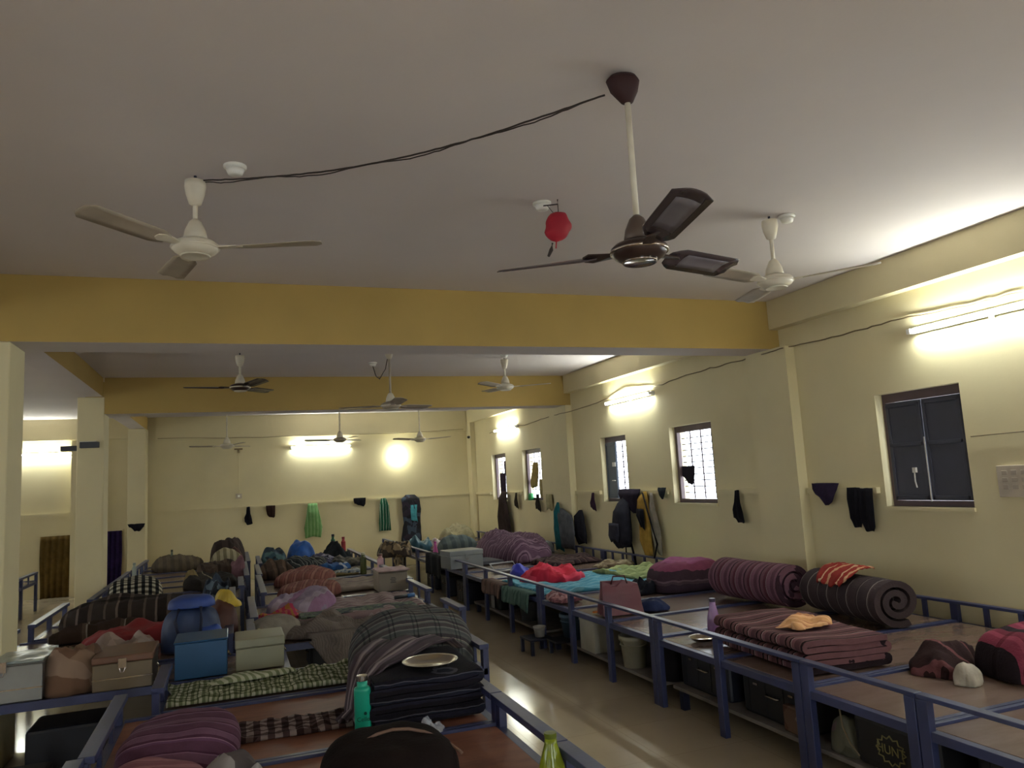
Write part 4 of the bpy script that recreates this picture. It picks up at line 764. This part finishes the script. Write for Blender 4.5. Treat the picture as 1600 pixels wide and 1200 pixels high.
for a_ in (-.1, .1):
    for b2 in (-.12, .12): MB().box(a_-.015, b2-.015, 0, a_+.015, b2+.015, .129).build('leg', M_DARKM, t)
M_CREAMP = mat('cream_plastic', '#aaa590', .45)
bucket('cream plastic bucket with label on the low bench', (3.08, 5.72, .131), .115, .25, M_CREAMP)
q = MB().box(-.004, -.115, .05, .0, -.105, .17)
t = thing('storage_box', 'off-white cardboard box under the cots', 'box', (3.12, 6.42, .131), 0); MB().box(-.13, -.15, 0, .13, .15, .25).build('box_body', mat('offwhite_card', '#a8a494', .6), t, False, .004); MB().box(-.134, -.154, .251, .134, .154, .275).build('lid', mat('offwhite_card', '#a8a494', .6), t, False, .004)
bucket('stack of blue and white tubs under the cot corner', (3.12, 7.0, .131), .13, .24, mat('blue_tub', '#4c6478', .4, 0, .1), False)
t = bucket('white tub below the blue tub under the cot corner', (2.83, 7.18, .151), .06, .1, mat('white_tub', '#b8b4ac', .4), False)
tag(MB().box(-.1, -.13, 0, .1, .13, .02).build('sandals', mat('black_rubber', '#17171b', .5), None, False, .008, loc=(2.95, 6.95, .132)), 'black slippers lying on the bench by the stool', 'slippers')
heap('black_rucksack', 'black rucksack stuffed under the cots right of the cream bucket', 'bag', (3.22, 5.3, .131), .4, .36, .3, plain('#1f1c1e'), 0, 5, lump=.2)
def suitcase(label, p, wx, dy, h, m, rz=0):
    t = thing('suitcase', label, 'suitcase', p, rz); MB().box(-wx/2, -dy/2, 0, wx/2, dy/2, h).build('shell', m, t, False, .02)
    for k in range(4): MB().box(-wx/2-.004, -dy/2+.05+k*(dy-.12)/3, .03, -wx/2+.002, -dy/2+.07+k*(dy-.12)/3, h-.03).build('rib', m, t)
    MB().tube([(-wx/2-.002, -.06, h*.6), (-wx/2-.02, -.05, h*.6), (-wx/2-.02, .05, h*.6), (-wx/2-.002, .06, h*.6)], .007, 8).build('handle', M_STEEL, t, True)
    
    for ya in (-dy*.3, dy*.3-.04): MB().box(-wx/2-.008, ya, h*.75, -wx/2-.003, ya+.04, h*.8).build('latch', M_STEEL, t)
    return t
M_DNAV = mat('dark_navy', '#181b26', .45, 0, .2); M_BLK = mat('near_black', '#141417', .55, 0, .2)
suitcase('dark navy hard suitcase under the violet bottle cot', (3.3, 4.68, .161), .5, .58, .26, M_DNAV)
suitcase('black suitcase under the folded blanket cot', (3.3, 3.95, .161), .5, .6, .25, M_BLK)
MBx = thing('paper_carrier', 'brown printed paper bag under the cots by the post', 'bag', (3.06, 3.74, .161), 0)
MB().box(-.05, -.09, 0, .05, .09, .15).build('bag_body', blotch('paperp', ['#7c6858', '#6a5448', '#8c7868', '#5a4038'], 12), MBx, False, .01)
t = thing('black_gym_bag', 'black bag with a yellowish star burst emblem, under the right cots', 'bag', (3.19, 3.02, .161), 0)
MB().box(-.2, -.25, 0, .2, .25, .28).build('bag_body', M_BLK, t, False, .05)
em = mat('emblem_yellow', '#7c7448', .6); q = MB()
n_s = 12; ringo = []
for i in range(n_s*2): a_ = i*PI/n_s; r_ = .082 if i % 2 == 0 else .064; ringo.append((-.203, r_*1.1*math.cos(a_), .13+r_*.85*math.sin(a_)))
ringo.append(ringo[0]); q.tube(ringo, .004, 5); q.build('emblem_outline', em, t)
text('emblem_text', 'HUNT', .062, em, t, (-.203, 0, .13), (PI/2, 0, -PI/2), .001)
tag(MB().tube([(2.97, 3.32, .44), (2.97, 3.31, .33), (2.965, 3.26, .26), (2.96, 3.2, .22)], .005, 6).build('hanging_string', M_WIRE2, None, True), 'pale string dangling under the guard rail before the black bag', 'string')
heap('pale_sack', 'dull pink and olive sack under the cots left of the black bag', 'sack', (3.08, 3.38, .161), .14, .2, .17, blotch('sck', ['#5c5a4c', '#6c5858', '#4c4a3c'], 6), 0, 6, lump=.3)
suitcase('black trunk under the right frame edge', (3.35, 2.3, 0.161), .5, .7, .26, M_BLK)
bucket('grey bucket under the turquoise sheet cot', (3.15, 8.2, .131), .15, .28, mat('grey_bucket', '#55585c', .5), True)
suitcase('dark case with a white paper tag, under the far right cots', (3.25, 9.2, .131), .45, .5, .28, M_BLK); tag(MB().box(-.003, -.06, 0, .0, .06, .24).build('paper_sheet', mat('paper', '#a8a8a4', .7), None, loc=(3.01, 9.15, .14)), 'white paper tag on the dark case under the cots', 'paper')
for i, (y, s_, l_) in enumerate(((10.7, .5, 'dark suitcase under cots below the grey trunk'), (11.6, .5, 'dark suitcase behind the one below the grey trunk'), (12.5, .55, 'farthest dark suitcase under the right cots'))): suitcase(l_, (3.3, y, 0), .5, s_, .3, M_DNAV)
def hang_over(name, label, y0, y1, z1, drop, m, X=2.9):
    rings = []
    for j in range(9):
        v = j/8; rings.append([(X-.02-.012*math.sin(k/24*14+v)-.01*v, y0+(y1-y0)*k/24, z1-v*drop*(1+.25*nz(k*.3, 1, 0, y0))) for k in range(25)])
    return tag(MB().loft([[(X+.1, p[1], z1) for p in rings[0]]]+rings, False, False).build(name, m, None, True, solid=.012), label, 'cloth')
hang_over('quilt_edge', 'green grey quilt edge hanging over the turquoise sheet cot rail', 7.55, 8.35, .5, .17, cloth('qe1', [(0, '#3c5450'), (.5, '#587068')], 'xy', .06, warp=.08))
hang_over('quilt_edge', 'brown pink quilt edge hanging left of the green grey one', 8.45, 9.1, .5, .14, cloth('qe2', [(0, '#5c4c48'), (.5, '#755f58')], 'xy', .08, warp=.08))
hang_over('shirt_tail', 'dark cloth hanging over rail near the far trunk', 11.1, 12.0, .62, .3, plain('#222226'))
hang_over('bundle_tail', 'beige printed cloth hanging over the last right cot rail', 13.6, 14.6, .62, .4, _m['camo'])
# under left / centre beds
for i, (x, y, s_, m, l_) in enumerate(((-1.2, 5.05, .3, M_BLK, 'black case on the floor before the silver trunk cot'), (-1.05, 6.1, .4, M_DNAV, 'dark case under the trunk cot'), (.9, 7.9, .5, M_BLK, 'dark case under the middle row cots'), (-.3, 6.1, .4, M_BLK, 'black case under the blue trunk'), (.9, 9.8, .5, M_DNAV, 'dark case under the terracotta quilt cots'))):
    suitcase(l_, (x, y, 0), .45, s_, .26, m)
# ================================================================ HANGING CLOTHES
def drape_mesh(rows, th=.03, folds=4, amp=.25, seed=1, nk=28):
    """rows (z, x0, x1, [thick]) top to bottom -> closed ruffled body, back flat on y=0, facing -y"""
    R2 = []
    for i in range(len(rows)-1):
        for s_ in range(4):
            u = s_/4; a = rows[i]; b = rows[i+1]; R2.append([a[k]*(1-u)+b[k]*u for k in range(3)]+[(a[3] if len(a) > 3 else th)*(1-u)+(b[3] if len(b) > 3 else th)*u])
    a = rows[-1]; R2.append([a[0], a[1], a[2], a[3] if len(a) > 3 else th])
    rings = []
    for z, x0, x1, t_ in R2:
        cx, hw = (x0+x1)/2, (x1-x0)/2; r = []
        for k in range(nk):
            q = 2*PI*k/nk; c, s_ = math.cos(q), math.sin(q)
            x = cx+hw*c*(1+.05*nz(z*9, c, 0, seed)); front = max(0, -s_)
            y = -t_*.5+s_*t_*.5*(1+amp*math.sin((x-cx)/max(hw, .01)*folds*PI+z*3)*front)-(t_*amp*.6*math.sin((x-cx)/max(hw, .01)*folds*PI+z*2.2))*front
            r.append((x, min(y, -.001), z+(.008+.05*len(rings)/len(R2))*nz(x*14, z*3, 0, seed)))
        rings.append(r)
    return MB().loft(rings)
def hang(name, label, cat, loc, rz, rows, m, th=.03, **kw):
    o = drape_mesh(rows, th, **kw).build(name, m, None, True); o.location = loc; o.rotation_euler.z = rz; return tag(o, label, cat)
RW = -PI/2   # right wall: local x -> -y world, local -y -> -x world
XW = XR-.047
def onwall(px, py): p = onx(px, py, XW); return (XW, p.y, p.z)
BLK = plain('#17161c'); 
def small_cap(label, px, py, w_, h, m=BLK, kind='tri', wall='R', cat='cap', name='woolly_hat'):
    if kind == 'tri': rows = [(0, -w_/2, w_/2, .012), (-h*.25, -w_*.46, w_*.44), (-h*.6, -w_*.3, w_*.27), (-h, -w_*.08, w_*.05, .012)]
    elif kind == 'sock': rows = [(0, -w_*.2, w_*.2, .012), (-h*.35, -w_*.26, w_*.25), (-h*.6, -w_*.5, w_*.42), (-h*.85, -w_*.45, w_*.5), (-h, -w_*.2, w_*.28, .012)]
    else: rows = [(0, -w_/2, w_/2, .012), (-h*.3, -w_*.5, w_*.5), (-h*.8, -w_*.42, w_*.45), (-h, -w_*.25, w_*.3, .015)]
    if wall == 'R': loc, rz = onwall(px, py), RW
    else: p = ony(px, py, YB-.047); loc, rz = (p.x, YB-.047, p.z), 0
    return hang(name, label, cat, loc, rz, rows, m, .03, folds=2)
small_cap('dark purple brief hung by its corners on the rail near the pilaster', 1290, 755, .34, .21, plain('#2c2338'), cat='garment', name='hanging_brief')
small_cap('dark pair of socks hanging under the rail left of the slate shutters, left one', 1334, 762, .15, .36, kind='round', cat='garment', name='hanging_sock')
small_cap('dark long cloth hanging under the rail just left of slate shutters', 1352, 763, .17, .38, kind='round', cat='garment', name='hanging_cloth')
small_cap('black sock hanging alone between barred window and pilaster', 1152, 766, .19, .36, kind='sock', cat='sock', name='hanging_sock')
small_cap('black triangular cap hanging left of the barred window', 1035, 762, .2, .15, plain('#22272c'))
small_cap('dark maroon sock hanging left of the half shuttered window', 927, 770, .2, .27, plain('#2f1c2c'), kind='sock', cat='sock', name='hanging_sock')
small_cap('olive sock hanging right of the farthest window', 807, 770, .22, .3, plain('#2e261c'), kind='sock', cat='sock', name='hanging_sock')
small_cap('dark sock hanging under the beige garment window', 841, 772, .26, .3, plain('#2a2420'), kind='sock', cat='sock', name='hanging_sock')
small_cap('black sock hanging on the end wall, leftmost', 388, 792, .16, .38, kind='sock', wall='B', cat='sock', name='hanging_sock')
small_cap('brown cap hanging on the end wall right of the black sock', 423, 790, .18, .25, plain('#2c1c18'), kind='round', wall='B')
small_cap('black cap hanging on the end wall between two green towels', 562, 778, .26, .16, kind='round', wall='B')
o = hang('woolly_hat', 'black cap hung on the far pillar near the left row', 'cap', (-1.72, 15.995, 1.27), 0, [(0, -.15, .15, .012), (-.06, -.12, .13), (-.14, -.03, .04, .012)], BLK, .03, folds=2)
# window cloths
for lab_, y, z, rows, m in (('dark cloth pegged on the bars of the nearest barred window', 7.98, 1.75, [(0, -.13, .15, .006), (-.1, -.14, .14), (-.17, -.08, .11), (-.23, -.02, .05, .006)], plain('#2a2630')),
                            ('beige shirt hung from the bars of the window nearer the end', 13.02, 2.0, [(0, -.05, .2, .01), (-.15, -.12, .2), (-.35, -.25, .15), (-.45, -.22, .12, .02)], plain('#8d7d4c')),
                            ('beige cloth hung low in the window nearer the end', 12.72, 1.68, [(0, -.1, .12, .01), (-.2, -.12, .1), (-.36, -.08, .16, .015)], plain('#94855c')),
                            ('dark purple long cloth hung in the farthest window', 14.83, 1.85, [(0, -.15, .22, .01), (-.2, -.15, .22), (-.45, -.12, .2, .02)], plain('#2c1f30')),
                            ('dark square cloth hung on the bars of the farthest window', 14.5, 2.08, [(0, -.2, .12, .01), (-.26, -.18, .12, .012)], plain('#3a2f3c'))):
    hang('window_cloth', lab_, 'cloth', (XR+.125, y, z), RW, rows, m, .014, folds=2)
tag(MB().lathe([(.001, 0), (.05, 0), (.05, .1), (.03, .13), (.001, .13)], 14).build('green_pot', mat('pot_green', '#3c9c5c', .5), None, True, loc=(XR+.03, 13.05, WZ0+.001)), 'green pot on the sill of the window nearer the end', 'pot')
# right wall groups
t = thing('hanging_backpack', 'dark slate backpack hanging from the rail by the half shuttered window', 'backpack', onwall(980, 800), RW)
drape_mesh([(.2, -.05, .1, .06), (.12, -.13, .17, .12), (0, -.19, .2, .18), (-.2, -.22, .22, .2), (-.38, -.22, .2, .2), (-.46, -.15, .14, .14)], .15, folds=1, amp=.05).build('bag_body', plain('#26262f'), t, True)
drape_mesh([(-.14, -.16, .12, .05), (-.3, -.18, .13, .06), (-.38, -.12, .1, .05)], .05, folds=1, amp=.05).build('front_pocket', plain('#31313c'), t, True, loc=(-.01, -.18, 0))
MB().tube([(-.05, -.03, .2), (0, -.03, .27), (.06, -.03, .2)], .01).build('grab_loop', BLK, t, True)
MB().tube([(-.05, -.03, -.44), (-.06, -.03, -.7), (-.05, -.04, -.82)], .01, 6).build('strap', BLK, t, True); MB().tube([(.1, -.04, -.36), (.17, -.03, -.6), (.21, -.03, -.7)], [.016, .016, .01], 6).build('strap', BLK, t, True)
hang('hanging_jacket', 'dark jacket bunched on the rail above the slate backpack', 'jacket', onwall(985, 764), RW, [(0, -.3, .3, .03), (-.06, -.28, .3), (-.16, -.2, .22), (-.3, -.1, .15, .03)], plain('#2a2430'), .07, folds=4)
hang('yellow_bag', 'yellow ochre bag with black panel hanging beside the backpack', 'bag', onwall(1008, 768), RW, [(0, -.03, .05, .02), (-.1, -.15, .1), (-.25, -.2, .12), (-.4, -.15, .13), (-.6, -.17, .12), (-.85, -.1, .1, .02)], plain('#a0803c'), .06, folds=4)
o = hang('black_pouch', 'small black pouch over the yellow bag', 'pouch', (XW-.07, onwall(1008, 790)[1], onwall(1008, 790)[2]-.04), RW, [(0, -.1, .08, .01), (-.1, -.1, .1), (-.25, -.03, .08, .01)], BLK, .03, folds=2)
hang('grey_bag', 'grey bag with dark edges hanging right of the yellow bag', 'bag', (XW, onwall(1020, 770)[1], onwall(1020, 770)[2]), RW, [(0, -.06, .0, .02), (-.2, -.04, .06), (-.45, -.06, .16), (-.7, 0, .16), (-.8, .06, .12, .02)], plain('#8c8478'), .05, folds=2)
MB().tube([(XW-.06, onwall(1010, 770)[1], 1.44), (XW-.07, onwall(1022, 800)[1], 1.1), (XW-.07, onwall(1033, 830)[1], .8), (XW-.06, onwall(1028, 855)[1], .62)], .012, 6).build('bag_strap', BLK, None, True)
tag(bpy.data.objects['bag_strap'], 'black strap hanging along the grey bag', 'strap')
# corner clothes by second pilaster
hang('teal_towel', 'teal towel hanging by the second pilaster', 'towel', tuple(onx(872, 785, 4.955)), RW, [(0, -.03, .05, .02), (-.15, -.12, .14), (-.4, -.16, .16), (-.75, -.15, .17, .03)], plain('#1e6068'), .06, folds=3)
hang('grey_trousers', 'grey trousers draped right of the teal towel', 'trousers', (4.955, 11.12, 1.2), RW, [(0, -.28, -.1, .02), (-.1, -.3, .3), (-.35, -.25, .35), (-.6, -.28, .3, .04)], plain('#55575c'), .07, folds=5)
hang('black_jacket', 'black jacket hanging right of the grey trousers', 'jacket', (XW, 10.74, 1.18), RW, [(0, -.06, .04, .03), (-.1, -.17, .14), (-.4, -.2, .2), (-.5, -.15, .15, .04)], plain('#1f1f26'), .09, folds=3)
hang('brown_coat', 'long dark brown coat hanging under the farthest window', 'coat', onwall(788, 768), RW, [(0, -.1, .2, .03), (-.15, -.15, .2), (-.5, -.3, .35), (-.95, -.4, .4, .05)], plain('#2f2422'), .1, folds=4)
hang('beige_pouch', 'small beige pouch on the rail before the second pilaster', 'pouch', (XW, 12.0, 1.42), RW, [(0, -.12, .12, .02), (-.25, -.14, .14, .02)], plain('#a39c78'), .04, folds=2)
# end wall
hang('green_towel', 'light green towels hanging on the end wall', 'towel', (1.54, YB-.047, 1.44), 0, [(0, -.08, .1, .03), (-.2, -.12, .14), (-.5, -.17, .2), (-.68, -.15, .16, .03)], cloth('gt', [(0, '#6f9a60'), (.5, '#8cb07c'), (.8, '#5c8850')], 'x', .07), .08, folds=5)
hang('striped_towel', 'dark green and white striped towel on the end wall', 'towel', (3.05, YB-.047, 1.46), 0, [(0, -.06, .04, .03), (-.15, -.1, .1), (-.5, -.13, .12), (-.68, -.12, .13, .03)], cloth('st', [(0, '#2c6048'), (.5, '#a8b8a8'), (.65, '#24503c')], 'x', .06), .07, folds=4)
hang('clothes_bundle', 'bulky dark clothes with blue on the end wall near the corner', 'clothes', (3.62, YB-.047, 1.5), 0, [(0, -.1, .1, .05), (-.08, -.2, .2, .14), (-.3, -.2, .22, .16), (-.6, -.17, .2, .12), (-1.0, -.24, .22, .1)], blotch('cb', ['#22242e', '#2c2430', '#3c4858', '#1e1c22'], 9), .14, folds=4, amp=.15)
hang('light_blue_cloth', 'light blue cloth over the dark clothes bundle', 'cloth', (3.66, YB-.2, 1.28), 0, [(0, -.06, .08, .01), (-.2, -.07, .06), (-.36, -.06, .08, .01)], plain('#4c98a4'), .03, folds=3)

# ================================================================ repeats share a group
_tops = [o for o in C.objects if o.parent is None and o.get('label') and o.get('kind') != 'structure']
_cnt = {}
for o in _tops: _cnt.setdefault(o.name.split('.')[0], []).append(o)
for k, v in _cnt.items():
    if len(v) > 1:
        for o in v:
            if not o.get('group'): o['group'] = k.replace('_', ' ')+' repeats in the dormitory'
